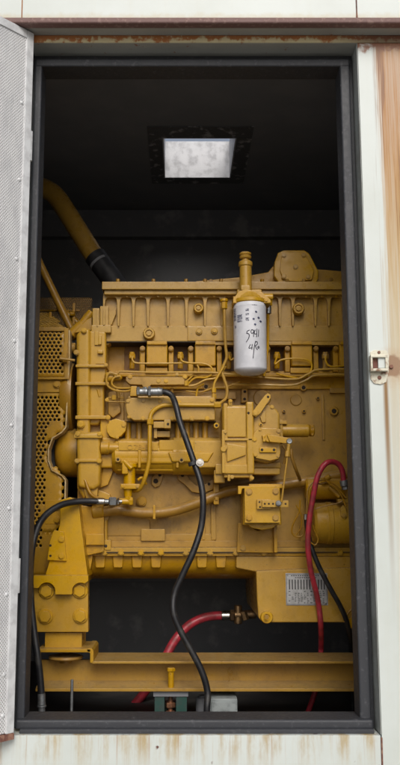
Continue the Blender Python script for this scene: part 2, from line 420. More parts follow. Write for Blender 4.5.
# --- the open perforated door
hin = Vector((-.4235, 2.283, 0)); dd = Vector((-.67, -.742, 0)).normalized(); dn = Vector((dd.y*-1, dd.x, 0))
if dn.dot(-hin) < 0: dn = -dn
pm, nt, b = new_mat('perforated_galvanised_sheet')
co = coords(nt)
def dotv(vec):
    n = nt.nodes.new('ShaderNodeVectorMath'); n.operation = 'DOT_PRODUCT'; nt.links.new(co, n.inputs[0]); n.inputs[1].default_value = vec; return n.outputs['Value']
U = dotv(tuple(dd)); V_ = dotv((0, 0, 1)); p_ = .0082; q_ = p_*1.15
def lat(off):
    a = math_(nt, 'FRACT', math_(nt, 'ADD', math_(nt, 'DIVIDE', U, p_), off+50)); a = math_(nt, 'MULTIPLY', math_(nt, 'SUBTRACT', a, .5), 1.0)
    c = math_(nt, 'FRACT', math_(nt, 'ADD', math_(nt, 'DIVIDE', V_, q_), off+50)); c = math_(nt, 'MULTIPLY', math_(nt, 'SUBTRACT', c, .5), 1.0)
    return math_(nt, 'SQRT', math_(nt, 'ADD', math_(nt, 'MULTIPLY', a, a), math_(nt, 'MULTIPLY', c, c)))
dm = math_(nt, 'MINIMUM', lat(0.0), lat(.5))
hol = ramp(nt, dm, .25, .20)
nn = noise(nt, co, 26, 5, .65, (1, 1, .35)); n3 = noise(nt, co, 6, 4, .6)
k = mix(nt, ramp(nt, nn, .38, .68), (.78, .79, .80), (.62, .63, .65))
k = mix(nt, ramp(nt, n3, .5, .75), k, (.74, .75, .77))
k = mix(nt, hol, k, (.40, .395, .385))
nt.links.new(k, b.inputs['Base Color']); b.inputs['Roughness'].default_value = .48; b.inputs['Metallic'].default_value = .2
bump(nt, b, math_(nt, 'MULTIPLY', hol, -1), .5, .002)
EDGE = simple('galvanised_door_edge', (.72, .74, .75), .38, .15, (.56, .57, .58), 30, .3)
zd0, zd1 = H-.556, H+1.386
def dpt(s, off, z): q = hin+dd*s+dn*off; return Vector((q.x, q.y, z))
def slab(m, s0, s1, o0, o1, z0, z1, bev=.002):
    return m.poly3([dpt(s0, o0, z0), dpt(s1, o0, z0), dpt(s1, o1, z0), dpt(s0, o1, z0)], (0, 0, z1-z0), bev)
dr = slab(M(), .022, .90, -.022, -.004, zd0+.012, zd1-.022, 0).build('door', pm, EN)
ed = slab(M(), 0, .024, -.026, 0, zd0+.010, zd1, .003); slab(ed, .9, .925, -.026, 0, zd0+.010, zd1, .003)
slab(ed, .0243, .8997, -.026, 0, zd1-.024, zd1, .003)
ed.build('door_edge', EDGE, EN, dr)
slab(M(), 0, .925, -.028, .002, zd0-.006, zd0+.0095, .003).build('rusty_door_edge', RUSTC, EN, dr)
for z in (1.16, .93, .70, .47, .24, .02, -.2, -.4, -.5):
    c = dpt(.034, -.004, H+z); M().lathe(c, dn, [(0, .0055), (.002, .005), (.0035, .002), (.0037, 0)], 14).build('rivet', EDGE, EN, dr)
for z in (1.0, -.2):
    c = dpt(-.006, -.012, H+z); M().cyl(c, c+Vector((0, 0, .09)), .007, 16).build('hinge', EDGE, EN, dr)

# --- latch keeper on the right panel
def latch():
    kx, kz = .5625, H
    Yl = 2.2995
    m = M()
    m.prism([(370, 352), (374, 350), (386, 350.5), (389, 355), (388.5, 372), (386, 382), (381, 384.5), (374, 383.5), (370.5, 379)], Yl-.003, .0028, .001)
    pl = m.build('latch_keeper', LATCH, EN)
    m = M()
    m.rb(370.5, 354.6, 388, 357.4, Yl-.024, .021, .002); m.rb(370.5, 368.3, 388, 371, Yl-.024, .021, .002)
    m.rb(370.6, 357.5, 372.6, 368.2, Yl-.024, .021, .001); m.rb(385.4, 357.5, 388, 368.2, Yl-.024, .021, .001)
    m.build('striker_frame', LATCH, EN, pl)
    M().rb(372.7, 357.6, 378, 368.1, Yl-.010, .006, .001).build('latch_pocket', RUSTC, EN, pl)
    M().rb(378.1, 357.6, 385.3, 368.1, Yl-.017, .013, .002).build('striker', W_PLAIN, EN, pl)
    for (x, y) in ((379.5, 377.5), (391.5, 366.5), (379, 352.3)):
        M().ycyl(x, y, Yl-.0055, 2.0 if y != 352.3 else 1.5, .0065, 16).build('screw', RUSTC, EN, pl)
LATCH = simple('pale_worn_latch_metal', (.56, .54, .44), .38, .2, (.22, .13, .08), 50, .3, (.52, .70))
latch()

# ============================================================== DIESEL ENGINE
E = thing('diesel_engine', 'large yellow painted inline diesel engine with white fuel filter, seen from its side', 'engine', (P(215, 600, 3.2).x, 3.2, P(215, 600, 3.0).z))
# ---- cylinder block
m = M()
m.rb(104, 388, 430, 548, 3.00, .55, .006)
m.rb(104, 541, 430, 547, 2.975, .03, .002)                # ledge above the rail
m.rb(104, 534, 215, 541, 2.988, .02, .003)
m.rb(141, 529, 165, 541, 2.965, .03, .004)
m.rb(202, 500, 205, 540, 2.985, .02, .004); m.rb(211, 500, 216, 540, 2.985, .02, .004)
m.rb(300, 526, 345, 541, 2.985, .02, .004)
for x in (168, 232, 322, 392): m.rb(x, 395, x+2.5, 440, 2.993, .01, .003)
for pts in ([(330, 388), (345, 388), (430, 388), (430, 393), (330, 393)], [(112, 400), (124, 392), (124, 440), (112, 455)]): m.prism(pts, 2.985, .02, .004)
m.prism([(104, 500), (128, 504), (150, 520), (150, 536), (104, 536)], 2.985, .02, .006)
m.prism([(150, 392), (236, 392), (236, 399), (150, 399)], 2.97, .04, .004)
BLOCK = m.build('cylinder_block', YELR, E)
rail = M().rb(103, 547.4, 430, 552, 2.955, .05, .002).build('pan_rail', YEL, E)
bolts(E, rail, YEL, 2.955, [(x, 552.5, 2.6) for x in (101+3, 121, 141, 161, 186, 210, 236, 264, 340, 370, 400)])
# bosses, dark discs for drilled holes
def boss(px, py, Y, r, parent, mat=YELR, hole=.45, dep=.012, name='boss'):
    o = M().ycyl(px, py, Y-dep, r, dep+.004).build(name, mat, E, parent)
    if hole: 
        M().ycyl(px, py, Y-dep-.0012, r*hole, .003, 16).build('threaded_hole', HOLE, E, parent)
for (x, y, r) in ((334, 411, 4.4), (304, 411, 1.9), (284, 411, 1.6), (303.5, 387.5, 3.6), (206, 386.5, 3.6), (318, 398, 1.8)):
    boss(x, y, 3.0, r, BLOCK, hole=.55)
m = M().prism([(151.5, 478), (156, 472), (161, 471.5), (163.5, 475), (162, 481), (159.5, 486), (155, 487.5), (151.5, 484.5)], 2.985, .02, .004)
SL = m.build('drain_boss', YELR, E)
for (x, y, r) in ((155.8, 481, 2.4), (159.8, 475, 1.6)): M().ycyl(x, y, 2.983, r, .004, 16).build('threaded_hole', HOLE, E, SL)
m = M().prism([(177, 474), (181, 469.5), (186, 472), (190, 480), (197, 486), (206, 484), (216, 476), (221, 480), (214, 489), (203, 494), (192, 492), (184, 484), (178, 480)], 2.98, .02, .005)
SL = m.build('mounting_pad', YELR, E)
for (x, y, r) in ((182.5, 475.5, 1.6), (209, 484, 1.5)): M().ycyl(x, y, 2.978, r, .004, 16).build('threaded_hole', HOLE, E, SL)
m = M().prism([(241.5, 389), (247.5, 388), (248.5, 402), (241, 403)], 2.975, .025, .006)
SL = m.build('lifting_tab', YELR, E)
for (x, y) in ((244.8, 391.5), (244.6, 399)): M().ycyl(x, y, 2.973, 1.4, .004, 16).build('threaded_hole', HOLE, E, SL)
# small stiffener with a bolt at lower left and stem
m = M().tpx([(105.5, 518, 2.968), (105.5, 545, 2.968)], 2.2, seg=14, sub=1)
m.rb(101.5, 540, 111, 550, 2.95, .03, .003); st = m.build('dipstick_boss', YEL, E)
M().ycyl(105.8, 546, 2.948, 1.5, .004, 16).build('threaded_hole', HOLE, E, st); bolts(E, st, YEL, 2.962, [(105.5, 517, 2.8)])

# ---- cylinder head
m = M(); m.rb(104, 340, 430, 372, 3.035, .45, .004); m.rb(104, 371, 430, 389, 2.99, .50, .004)
m.rb(108, 372.6, 430, 376.5, 2.955, .04, .003)
for k in range(6):
    cx = 157+48.3*k
    m.rb(cx-10.5, 343.5, cx+10.5, 366, 2.935, .11, .009, 3)
    m.rb(cx-10, 341, cx+10, 344.5, 2.925, .06, .003)
    m.rb(cx-11.5, 367.5, cx+10.5, 373, 2.945, .05, .003)
    for dx in (-14.5, 14):
        m.rb(cx+dx-2.6, 349, cx+dx+2.6, 372, 2.962, .08, .006, 3)
        m.ycyl(cx+dx, 349.5, 2.955, 2.6, .08, 16)
HEAD = m.build('cylinder_head', YELR, E)
for k in range(6):
    cx = 157+48.3*k
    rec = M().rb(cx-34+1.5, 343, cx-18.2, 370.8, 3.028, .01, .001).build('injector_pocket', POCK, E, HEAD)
    for dx in (-14.5, 14): M().hexa(cx+dx, 348.5, 2.950, 2.1).build('bolt', YELD, E, HEAD)
    a = P(cx-25, 369, 2.968); b2 = P(cx-25, 352, 2.962)
    q = M().cyl(a, b2, .0095, 14); q.cyl(P(cx-25, 359, 2.95), P(cx-25, 354, 2.95), .012, 6); q.ycyl(cx-25, 356.5, 2.94, 2.2, .02, 12)
    q.build('injector', YELR, E)
for x in (113, 340): pass

# ---- valve cover
m = M()
m.rb(102, 281.5, 430, 289.2, 2.905, .48, .004)
m.rb(104, 289.6, 430, 294.5, 2.918, .45, .006, 3)
m.rb(104, 294, 430, 341, 2.962, .40, .008, 3)
m.rb(103, 325.5, 430, 341.5, 2.9505, .05, .006, 3)
teeth = [118.5, 133.5, 148, 168, 186.5, 205, 222, 245, 262, 280, 293, 315.5, 329, 343.5, 363, 380, 398, 415]
pts = [(103, 293), (430, 293), (430, 300)]
edges = teeth[::-1]
prev = 430
for tx in edges:
    w = 1.6
    pts += [(prev-3.2 if prev < 430 else prev-1, 297.5)] if False else []
    pts += [(tx+w+2.2, 297.2), (tx+w+.6, 298.8), (tx+w, 302), (tx+.8, 326), (tx-.8, 326), (tx-w, 302), (tx-w-.6, 298.8), (tx-w-2.2, 297.2)]
pts += [(107.5, 297.2), (105.5, 300), (104.8, 304), (104.8, 326), (103, 326)]
m.prism(pts, 2.940, .03, .003, 2, 20)
m.prism([(197, 341.5), (430, 341.5), (430, 345.0), (197, 345.0)], 2.952, .04, .002)
m.rb(187.5, 326, 246, 341, 2.9435, .03, .006)
VC = m.build('valve_cover', YEL, E)
for (x, y, r) in ((149, 333.5, 6), (198.5, 308, 5.0), (298.5, 308.5, 6.0), (395, 308.5, 6)):
    m = M(); c = P(x, y, 2.93); s0 = S(y, 2.93)
    m.lathe(c, (0, -1, 0), [(-.02, r*s0), (0, r*s0), (.005, r*s0*.86), (.005, r*s0*.62), (-.001, r*s0*.55), (-.001, .0)], 28)
    o = m.build('cover_boss', YEL, E, VC); M().hexa(x, y, 2.93, r*.46, False).build('bolt', YEL, E, VC)
for (x, y) in ((199, 331.5), (214.5, 331)): 
    M().ycyl(x, y, 2.936, 3.3, .02).build('cover_boss', YEL, E, VC); M().hexa(x, y, 2.935, 2.0, False).build('bolt', YEL, E, VC)
for x in (118, 153.5, 186, 205, 221, 262, 287, 304, 343, 372): # small heads along the top
    c = P(x, 281.6, 2.93); M().cyl(c-Vector((0, 0, .002)), c+Vector((0, 0, .009)), .007, 10).build('bolt', YELD, E, VC)
for x in (127, 141, 158, 177, 195, 214, 253, 270, 306, 322, 336): M().hexa(x, 296.3, 2.935, 1.25, False).build('bolt', YEL, E, VC)

# higher rear part behind the cover: intake manifold rising to the right, with covered elbow
m = M(); m.prism([(196, 281), (240, 277), (268, 272), (273, 266), (330, 270), (430, 279), (430, 283), (196, 283)], 3.02, .28, .008, 3)
IM = m.build('intake_manifold', YELR, E)
m = M().prism([(274, 276), (274.5, 262), (278, 252.5), (284, 250.2), (304, 250), (309, 253), (318.5, 271), (318, 279.5), (316, 283.4), (279, 283.4)], 2.985, .22, .006, 3)
EC = m.build('elbow_cover', YEL, E)
m = M().prism([(280, 270), (281, 259), (285, 252.5), (303, 252.2), (306.5, 256), (314, 271), (312, 279.5), (300, 281.5), (288, 281), (282.5, 277)], 2.975, .012, .004)
m.build('cover_plate', YEL, E, EC)
bolts(E, EC, YEL, 2.974, [(284, 255.5, 1.9), (303.5, 255.5, 1.9), (295.5, 267, 2.1), (284, 276.5, 1.9), (308, 277, 1.9)])
bolts(E, IM, YELD, 3.02, [(211, 281.0, 1.6), (331, 279.5, 1.6), (345, 281, 1.6)])

# ---- dark gasket lines
GK = simple('dark_gasket', (.035, .025, .016), .7)
for a_ in ((103, 289.0, 430, 289.9, 2.914, .3, 0), (103.5, 341.3, 197, 342.2, 2.947, .3, 0), (103.5, 551.8, 430, 552.6, 2.953, .3, 0)): M().rb(*a_).build('gasket', GK, E)
M().rb(126.5, 421.0, 216, 421.8, 2.902, .05, 0).build('gasket', GK, E)
for (x, y, r) in ((262, 398, 9), (296, 400, 6), (385, 430, 13)): M().ycyl(x, y, 2.996, r, .02, 32).build('casting_pad', YELR, E)
m = M(); m.rb(78, 420, 129, 503, 2.958, .08, .008); m.rb(126.5, 420.8, 223, 443, 2.948, .05, .004)
m.prism([(108, 392), (118, 390), (121, 412), (113, 418), (108, 414)], 2.96, .05, .008)
m.build('casting_pad', YELR, E)
# ---- timing gear housing (left end)
m = M()
m.prism([(76, 334), (82, 329), (90, 328), (90, 492), (84, 500), (77, 488)], 2.912, .5, .018, 4)
m.prism([(89, 330), (106, 331), (106.5, 377), (104, 382), (104, 418), (98, 425), (89, 425)], 2.925, .45, .013, 4)
m.prism([(76, 433), (100, 431), (101, 458), (100, 486), (93, 490), (78, 487)], 2.885, .5, .022, 4)
m.prism([(83, 487), (98, 487), (97, 500), (88, 505)], 2.90, .3, .005)
m.rb(75.3, 415.5, 107, 419, 2.905, .3, .003); m.rb(75.3, 382, 107.5, 385, 2.905, .3, .003); m.rb(75.6, 364.5, 107, 367.2, 2.905, .3, .003)
m.rb(74, 434.5, 102, 438, 2.876, .3, .003); m.rb(74.5, 459, 101.5, 462, 2.876, .3, .003)
m.rb(98.2, 335, 101.5, 344.5, 2.915, .03, .003); m.rb(97.5, 350, 103, 353.5, 2.91, .03, .004)
m.rb(94.7, 331, 98.6, 345, 2.918, .04, .002); m.rb(96, 362.3, 105, 364, 2.922, .03, .002)
m.prism([(104, 338), (107, 338), (113, 333), (113, 341), (108, 345), (104, 345)], 2.96, .05, .003)
m.prism([(97, 489), (110, 494), (112, 502), (97, 505)], 2.93, .1, .006)
GH = m.build('timing_gear_housing', YEL, E)
m = M()
for pr in ([(100, 306), (108.5, 306), (108.5, 330), (100, 330)], [(92.5, 308), (99.6, 308), (99.6, 330), (92.5, 330)]): m.prism(pr, 2.93, .2, .004)
m.rb(96.6, 309.5, 98.2, 326.5, 2.922, .01, .001); m.rb(103.2, 309, 105.2, 325, 2.922, .01, .001)
m.rb(91.5, 325, 111, 332.5, 2.925, .2, .004); m.prism([(108, 312), (116, 308), (116, 314), (112, 324), (108, 328)], 2.945, .1, .004)
m.build('vent_bracket', YEL, E)
bolts(E, GH, YEL, 2.876, [(78, 434, 2.4), (77, 461, 2), (99.5, 434, 2), (99, 461, 2)])
bolts(E, GH, YEL, 2.905, [(76.5, 352.5, 2.2), (84, 330.5, 2.2), (106, 365, 1.6), (107, 383.5, 1.6), (107, 400, 1.6), (108, 417.5, 2.0), (81, 424.5, 3.0)])
# fan drive / damper behind the guard, on the front of the engine
c = P(74, 453, 3.05); m = M()
m.lathe(c, (-1, 0, 0), [(-.02, .086), (.0, .087), (.028, .087), (.046, .078), (.058, .062), (.064, .04), (.065, .0)], 40)
m.build('crank_damper', YELR, E)
m = M().lathe(P(75, 398, 3.05), (-1, 0, 0), [(0, .125), (.02, .128), (.04, .12), (.045, .03), (.09, .025), (.09, 0)], 40); m.build('fan_pulley', YELD, E)
m = M(); m.cyl(P(76, 348, 3.0), P(67, 348, 3.0), .019, 20); m.cyl(P(67, 345, 3.0), P(65, 345, 3.0), .026, 6); m.tpx([(70, 362, 2.95), (66, 361, 2.94), (60, 359, 2.93)], 1.4, sub=3)
m.build('guard_stay', YELR, E)
m = M()
m.tpx([(60, 358.5, 2.905), (75, 360.5, 2.91)], 1.4, sub=1); m.build('guard_stay', YELR, E); m = M(); m.cyl(P(71, 335, 3.0), P(83, 324, 3.0), .02, 18); m.cyl(P(80, 327, 3.0), P(92, 312, 3.0), .016, 18)
m.prism([(74, 333), (86, 320), (92, 317), (92, 330)], 2.97, .13, .005)
m.build('thermostat_outlet', YELR, E)
# lower pump flange with round cap
m = M().prism([(106.5, 426), (110, 420.5), (116, 418.5), (121, 420), (123.5, 420.5), (126.8, 423), (126.2, 427.5), (125.5, 431), (121, 436), (115, 438.5), (110, 436.5), (107, 432)], 2.895, .10, .004)
m.prism([(100.5, 418), (108, 416.5), (110, 436), (108, 443), (100, 443)], 2.92, .09, .005)
CP = m.build('round_cover', YEL, E); bolts(E, CP, YEL, 2.895, [(123.8, 425, 2.1), (117, 437, 1.6)])
m = M(); m.lathe(P(100, 448, 2.90), (1, 0, 0), [(0, .013), (.005, .022), (.03, .022), (.034, .018), (.075, .016), (.085, .010)], 20)
m.prism([(99, 440), (112, 441), (116, 446), (114, 455), (99, 455)], 2.925, .08, .006)
m.prism([(104, 455), (112, 452), (113, 472), (108, 485), (100, 488)], 2.94, .08, .006); m.build('pump_neck', YELR, E)

# ---- air / fuel manifold cover plate
m = M()
arc = [(215, 420), (134, 420.5), (129, 417.5), (126.3, 412), (125.6, 405), (127, 400), (131, 397.6), (215, 397.2)]
m.prism(arc, 2.865, .05, .006, 3); m.rb(128, 396, 216, 421.5, 2.905, .1, .006)
CV = m.build('side_cover', YEL, E)
bolts(E, CV, YEL, 2.864, [(128, 401, 1.7), (143.5, 400.5, 1.8), (160, 401, 1.8), (179, 402.5, 1.8), (192, 418.5, 1.9), (207, 418.5, 1.9), (143, 418.5, 1.7), (172, 418.5, 1.7), (212, 400.5, 1.7), (129, 417, 1.4)])
m = M().tpx([(218, 405.2, 2.853), (195, 405, 2.853), (168, 405, 2.853), (158, 407.5, 2.853), (151.5, 413.5, 2.853), (150, 422, 2.85), (149.6, 445, 2.845), (149.0, 462, 2.845), (145, 478, 2.85), (140, 489, 2.87), (134, 491, 2.9)], 2.1)
m.cyl(P(150, 424.8, 2.849), P(150, 419, 2.849), .0115, 6)
m.cyl(P(214, 405, 2.853), P(221, 405, 2.853), .0115, 6)
m.build('breather_pipe', YEL, E)
for (x0, y0, x1, y1, r) in ((98, 389.5, 100, 397, 2), (117, 388, 119, 398, 1.6), (162, 391, 162, 398, 1.8), (172, 388, 172, 398, 1.6)):
    M().tpx([(x0+0, y0, 2.93), (x1, y1, 2.93)], r, sub=1).build('stud', YELR, E)
# bracket under the cover
m = M(); m.rb(153.5, 421.6, 170.5, 427.8, 2.855, .08, .002); m.rb(164, 419.5, 170.8, 428.2, 2.85, .05, .003)
m.rb(156.5, 431, 170, 437, 2.88, .06, .003); m.prism([(154, 428), (157, 428), (157, 438), (154, 438)], 2.87, .05, .001)
BR = m.build('pump_bracket', YEL, E); M().ycyl(168, 424, 2.848, 1.3, .005, 14).build('threaded_hole', HOLE, E, BR)
for x in (128, 139, 178, 187, 196, 205): M().tpx([(x, 421, 2.935), (x, 441, 2.93)], 3.0, sub=1, seg=14).build('tappet_rib', YELR, E)

# ---- long rounded camshaft / pump drive housing with cast lettering
m = M()
a = P(114, 453, 2.955)
m.rb(114, 447, 224, 464, 2.884, .06, .014, 4); m.rb(116, 462, 214, 471.5, 2.905, .06, .014, 4); m.rb(97, 437, 119, 468, 2.915, .06, .012, 4)
for (x0, x1, r, cy) in ((113, 232, .062, 456), (170, 232, .065, 456)):
    A = P(x0, cy, 2.945); B = P(x1, cy, 2.945); B.z = A.z
    m.cyl(A, B, r, 40, .012)
m.rb(118, 441, 232, 450, 2.897, .08, .005)
for x in (138, 176, 199): m.rb(x, 450, x+3, 468, 2.8795, .06, .006, 3)
m.prism([(168, 452), (214, 452), (208, 462), (172, 462)], 2.874, .05, .008, 3)
m.rb(159, 440, 204, 450.5, 2.882, .05, .006, 3)
m.rb(118.5, 442, 158.2, 450.5, 2.8805, .03, .003)
m.prism([(104, 440), (122, 438), (124, 462), (114, 468), (104, 466)], 2.92, .08, .008)
PD = m.build('pump_drive_housing', YEL, E)
for (x, y) in ((118, 459.5), (216.5, 425.5), (181.5, 460)):
    yy = 2.868; M().ycyl(x, y, yy, 2.9, .05).build('boss', YEL, E, PD); M().ycyl(x, y, yy-.001, 1.4, .004, 16).build('threaded_hole', HOLE, E, PD)
def text(root, parent, s, px, py, Y, h_px, mat, ext=.0008, name='lettering', w=None):
    cu = bpy.data.curves.new('txt', 'FONT'); cu.body = s; cu.size = 1; cu.extrude = ext/(h_px*S(py, Y)*1.35); cu.resolution_u = 3
    o = bpy.data.objects.new('txt', cu); COL.objects.link(o)
    me = bpy.data.meshes.new_from_object(o.evaluated_get(bpy.context.evaluated_depsgraph_get()))
    bpy.data.objects.remove(o); k = h_px*S(py, Y)*1.35
    xs = [v.co.x for v in me.vertices]; kx = k if not w else w*S(py, Y)/(max(xs)-min(xs))
    x0 = min(xs); p = P(px, py, Y)
    for v in me.vertices: v.co = Vector((p.x+(v.co.x-x0)*kx, Y-v.co.z*k, p.z+v.co.y*k))
    mm = M(); mm.bm.from_mesh(me); bpy.data.meshes.remove(me)
    return mm.build(name, mat, root, parent, 20)
text(E, PD, 'O78-82', 127, 449.3, 2.8798, 5.0, YEL, .0018, 'cast_lettering', 26)

# ---- transfer pump hanging from the drive housing
m = M(); c = P(129.5, 497, 2.89)
m.cyl(P(129.5, 486, 2.89), P(129.5, 466, 2.89), .020, 24); m.cyl(P(129.5, 468, 2.89), P(129.5, 463, 2.89), .026, 24)
m.rb(120.5, 483.8, 140, 489, 2.865, .05, .004); m.cyl(P(128, 497, 2.89), P(128, 488.5, 2.89), .013, 20, None, .016)
m.rb(122, 462, 128, 474, 2.862, .03, .005); m.cyl(P(132, 469, 2.86), P(124, 461, 2.87), .009, 14)
m.tpx([(138, 480, 2.88), (142, 478, 2.88), (146, 484, 2.9)], 1.5)
TP = m.build('transfer_pump', YEL, E); bolts(E, TP, YEL, 2.864, [(123, 486.4, 1.5), (137.5, 486.4, 1.5)])
m = M(); m.cyl(P(128, 502, 2.885), P(128, 496.5, 2.885), .0125, 6); m.cyl(P(131, 501.5, 2.885), P(119, 501.5, 2.88), .011, 20)
m.cyl(P(129, 501.5, 2.885), P(133, 501.5, 2.885), .0145, 6); m.build('elbow_fitting', YEL, E)

# ---- big oil pipe running along the block
m = M().tpx([(97, 513, 2.94), (118, 510, 2.94), (145, 513, 2.94), (172, 511, 2.94), (200, 502, 2.94), (228, 491, 2.95), (262, 487, 2.955), (300, 482, 2.955), (330, 477, 2.955), (365, 470, 2.955)], 5.4, seg=20)
m.build('oil_pipe', YELD, E)
M().cyl(P(92, 512, 2.94), P(104, 510.5, 2.94), .025, 20).build('pipe_collar', YELR, E)
M().hexa(141.5, 501.5, 2.99, 4.0).build('bolt', YELR, E)
m = M()
m.prism([(157, 513), (169, 513), (167, 518), (159, 518)], 2.95, .06, .003)
m.build('pipe_clamp', YELR, E); m = M().rb(153, 505, 155.5, 519, 2.92, .05, .002); m.build('pipe_clamp', YELR, E)
m = M().rb(213.5, 484, 219, 504.5, 2.93, .07, .004); m.rb(215, 497, 218, 500, 2.925, .01, .001)
m.build('pipe_clamp', YELR, E)
M().tpx([(85, 480, 2.89), (92, 495, 2.88), (108, 501, 2.9), (120, 503, 2.93)], 1.8).build('drain_line', YELD, E)

# ---- fuel lines
LN = [
 ([(132, 356), (133, 361), (139, 363.2), (165, 363.3), (192, 363.3), (198, 366.5), (198, 372), (193, 375.2), (188, 380), (180, 384)], 2.925, 1.0),
 ([(180.5, 356), (182, 361), (190, 363), (203, 363.5), (211, 367), (212, 373.5), (206, 377.5), (195, 378), (186, 386)], 2.92, 1.0),
 ([(229, 356), (231, 360), (236, 357.5), (247, 358), (256, 361), (257.5, 369), (252, 373.5), (238, 374)], 2.92, 1.0),
 ([(277, 356), (275, 364), (281, 360), (292, 358.5), (306, 359.5), (311.5, 364), (310, 372), (302, 378), (290, 377), (276, 373.5)], 2.92, 1.0),
 ([(325.5, 356), (326, 362), (331, 366.5), (345, 365.5), (360, 364)], 2.925, 1.0),
 ([(118, 373), (122, 371.5), (150, 372.3), (180, 372.3), (212, 372.6), (228, 374), (270, 378), (296, 379), (308, 374), (320, 369.5), (360, 369)], 2.915, 1.2),
 ([(232, 384.5), (262, 384.8), (292, 385), (306, 380), (318, 375), (360, 374.5)], 2.93, 1.35),
 ([(117, 374.5), (110, 373), (106.5, 378), (108, 386), (116, 390.5), (128, 391), (136, 387.5)], 2.90, 1.1),
 ([(120, 376), (114, 378), (112, 384), (118, 388), (134, 388)], 2.905, 1.0),
 ([(224.3, 305), (224.5, 322), (225.5, 345), (226.5, 358), (222, 370), (224.5, 380), (227, 388), (226, 398), (219, 404)], 2.90, 1.5),
 ([(224, 366), (218, 376), (214, 385), (213.8, 398)], 2.89, 1.2),
 ([(184, 386), (195, 385), (205, 380), (218, 377), (226, 366)], 2.91, 1.1),
 ([(268, 310), (268, 325), (267.8, 345), (266, 362), (264, 376)], 2.90, 1.3),
 ([(186, 391), (200, 392), (214, 388), (226, 387), (240, 382)], 2.95, 1.0),
 ([(196, 398), (198, 388), (204, 384)], 2.93, 1.0),
 ([(107, 398), (112, 397.6), (124, 397.8)], 2.94, .8),
 ([(107, 401.5), (125, 401.8)], 2.94, .7),
]
for pts, Y, r in LN:
    M().tpx(pts, r, Y, seg=10, sub=7).build('fuel_line', YEL, E)
m = M(); m.cyl(P(224.3, 301, 2.90), P(224.3, 309, 2.90), .011, 6); m.cyl(P(224, 299, 2.90), P(224, 302, 2.9), .0145, 16); m.build('union_nut', YEL, E)
m = M(); m.cyl(P(268.3, 300, 2.90), P(268.3, 306, 2.90), .014, 6); m.build('union_nut', YEL, E)
M().cyl(P(268.3, 306.3, 2.90), P(268.3, 314, 2.90), .0105, 18).build('union_nut', DSTEEL, E)
for (x, y) in ((113.8, 398.3), (214, 397), (186.5, 384), (213.8, 391)): M().cyl(P(x, y+2, 2.89), P(x, y-3, 2.89), .008, 6).build('union_nut', YEL, E)
m = M(); m.lathe(P(105, 377.5, 2.925), (1, .0, .0), [(0, .01), (.006, .019), (.03, .017), (.034, .012), (.055, .012), (.06, .006)], 18); m.build('banjo_fitting', YEL, E)
# manifold bar
m = M(); m.prism([(126, 376.8), (184.5, 377), (184.5, 384.6), (151, 384.8), (148.5, 388.5), (144, 388.5), (142, 384.8), (130, 384.2), (126, 381)], 2.89, .05, .003)
MB = m.build('fuel_manifold_bar', YELR, E); bolts(E, MB, YEL, 2.89, [(158.5, 381.3, 1.7), (166, 381.3, 1.7), (130, 377, 1.9), (185, 377, 1.9), (177, 374.5, 1.4)])
m = M(); m.prism([(131, 386), (137, 386), (138, 396), (130, 396)], 2.88, .05, .003); m.build('hose_bracket', YEL, E)

# ---- fuel injection pump and governor
m = M()
m.rb(222.5, 405, 253, 474, 2.815, .16, .014, 4)
m.rb(222.5, 464, 253, 474, 2.808, .1, .009, 3); m.rb(223.5, 403, 228, 440, 2.808, .1, .007, 3)
m.rb(228.5, 399.5, 232, 407, 2.83, .1, .002); m.rb(246.5, 401.5, 254, 474, 2.805, .16, .010, 4); m.rb(222, 430, 225, 473, 2.803, .12, .003)
m.prism([(226.5, 407), (246, 407), (246, 437), (227, 437)], 2.806, .03, .005)
m.prism([(226.5, 443), (246, 446.5), (246, 455), (227, 462)], 2.806, .03, .005)
m.rb(193, 440, 223, 468, 2.88, .09, .012, 3); m.rb(221.6, 438.5, 252.5, 440.5, 2.805, .05, .002)
m.rb(224, 473, 252, 477.5, 2.82, .12, .004)
for x in (229, 251): m.rb(x-1.4, 472, x+1.6, 481, 2.815, .03, .003)
m.rb(214, 470, 225, 483, 2.86, .08, .006); m.rb(215.5, 464, 226, 474, 2.85, .08, .004)
m.rb(250, 468, 280, 474.5, 2.86, .1, .006, 3); m.rb(252, 462, 281, 468, 2.87, .1, .006)
m.ycyl(223.5, 449, 2.798, 3.0, .03)
IP = m.build('injection_pump', YEL, E)
bolts(E, IP, YEL, 2.803, [(225.5, 447.5, 1.8), (232, 477, 1.6), (252, 478, 1.6), (225, 432, 1.4), (230.5, 401, 1.5)])
for (x, y) in ((231, 399.5), (248.5, 413)): M().ycyl(x, y, 2.804, 1.3, .004, 14).build('threaded_hole', HOLE, E, IP)
# governor housing and plate
m = M(); m.prism([(252, 412), (262, 404), (268, 403), (276.5, 409), (280, 414), (280, 459), (268, 463), (252, 460)], 2.825, .16, .014, 4)
m.prism([(263.5, 410.5), (266, 412), (265.8, 422), (262, 422.5), (260, 417)], 2.816, .02, .003)
GV = m.build('governor_housing', YEL, E)
m = M(); m.prism([(252.5, 441), (254, 433), (258.5, 427.8), (276.5, 428.2), (280, 432), (280.4, 453), (279, 458.5), (270, 460.8), (256, 458), (252.5, 453)], 2.805, .03, .004)
GP = m.build('governor_plate', YEL, E, GV)
bolts(E, GP, YEL, 2.804, [(254.5, 439.5, 1.9), (255.5, 455, 1.5), (278.5, 431, 1.9), (278, 456, 1.3), (260, 429.5, 1.3)])
m = M(); m.rb(259.5, 447.3, 276.3, 452.4, 2.797, .02, .003); sp = m.build('stop_plate', YEL, E, GV)
for x in (262, 274): M().ycyl(x, 449.8, 2.7955, 1.35, .004, 14).build('threaded_hole', HOLE, E, sp)
bolts(E, GV, YEL, 2.824, [(260.8, 424.5, 1.8), (272, 407, 1.7)])
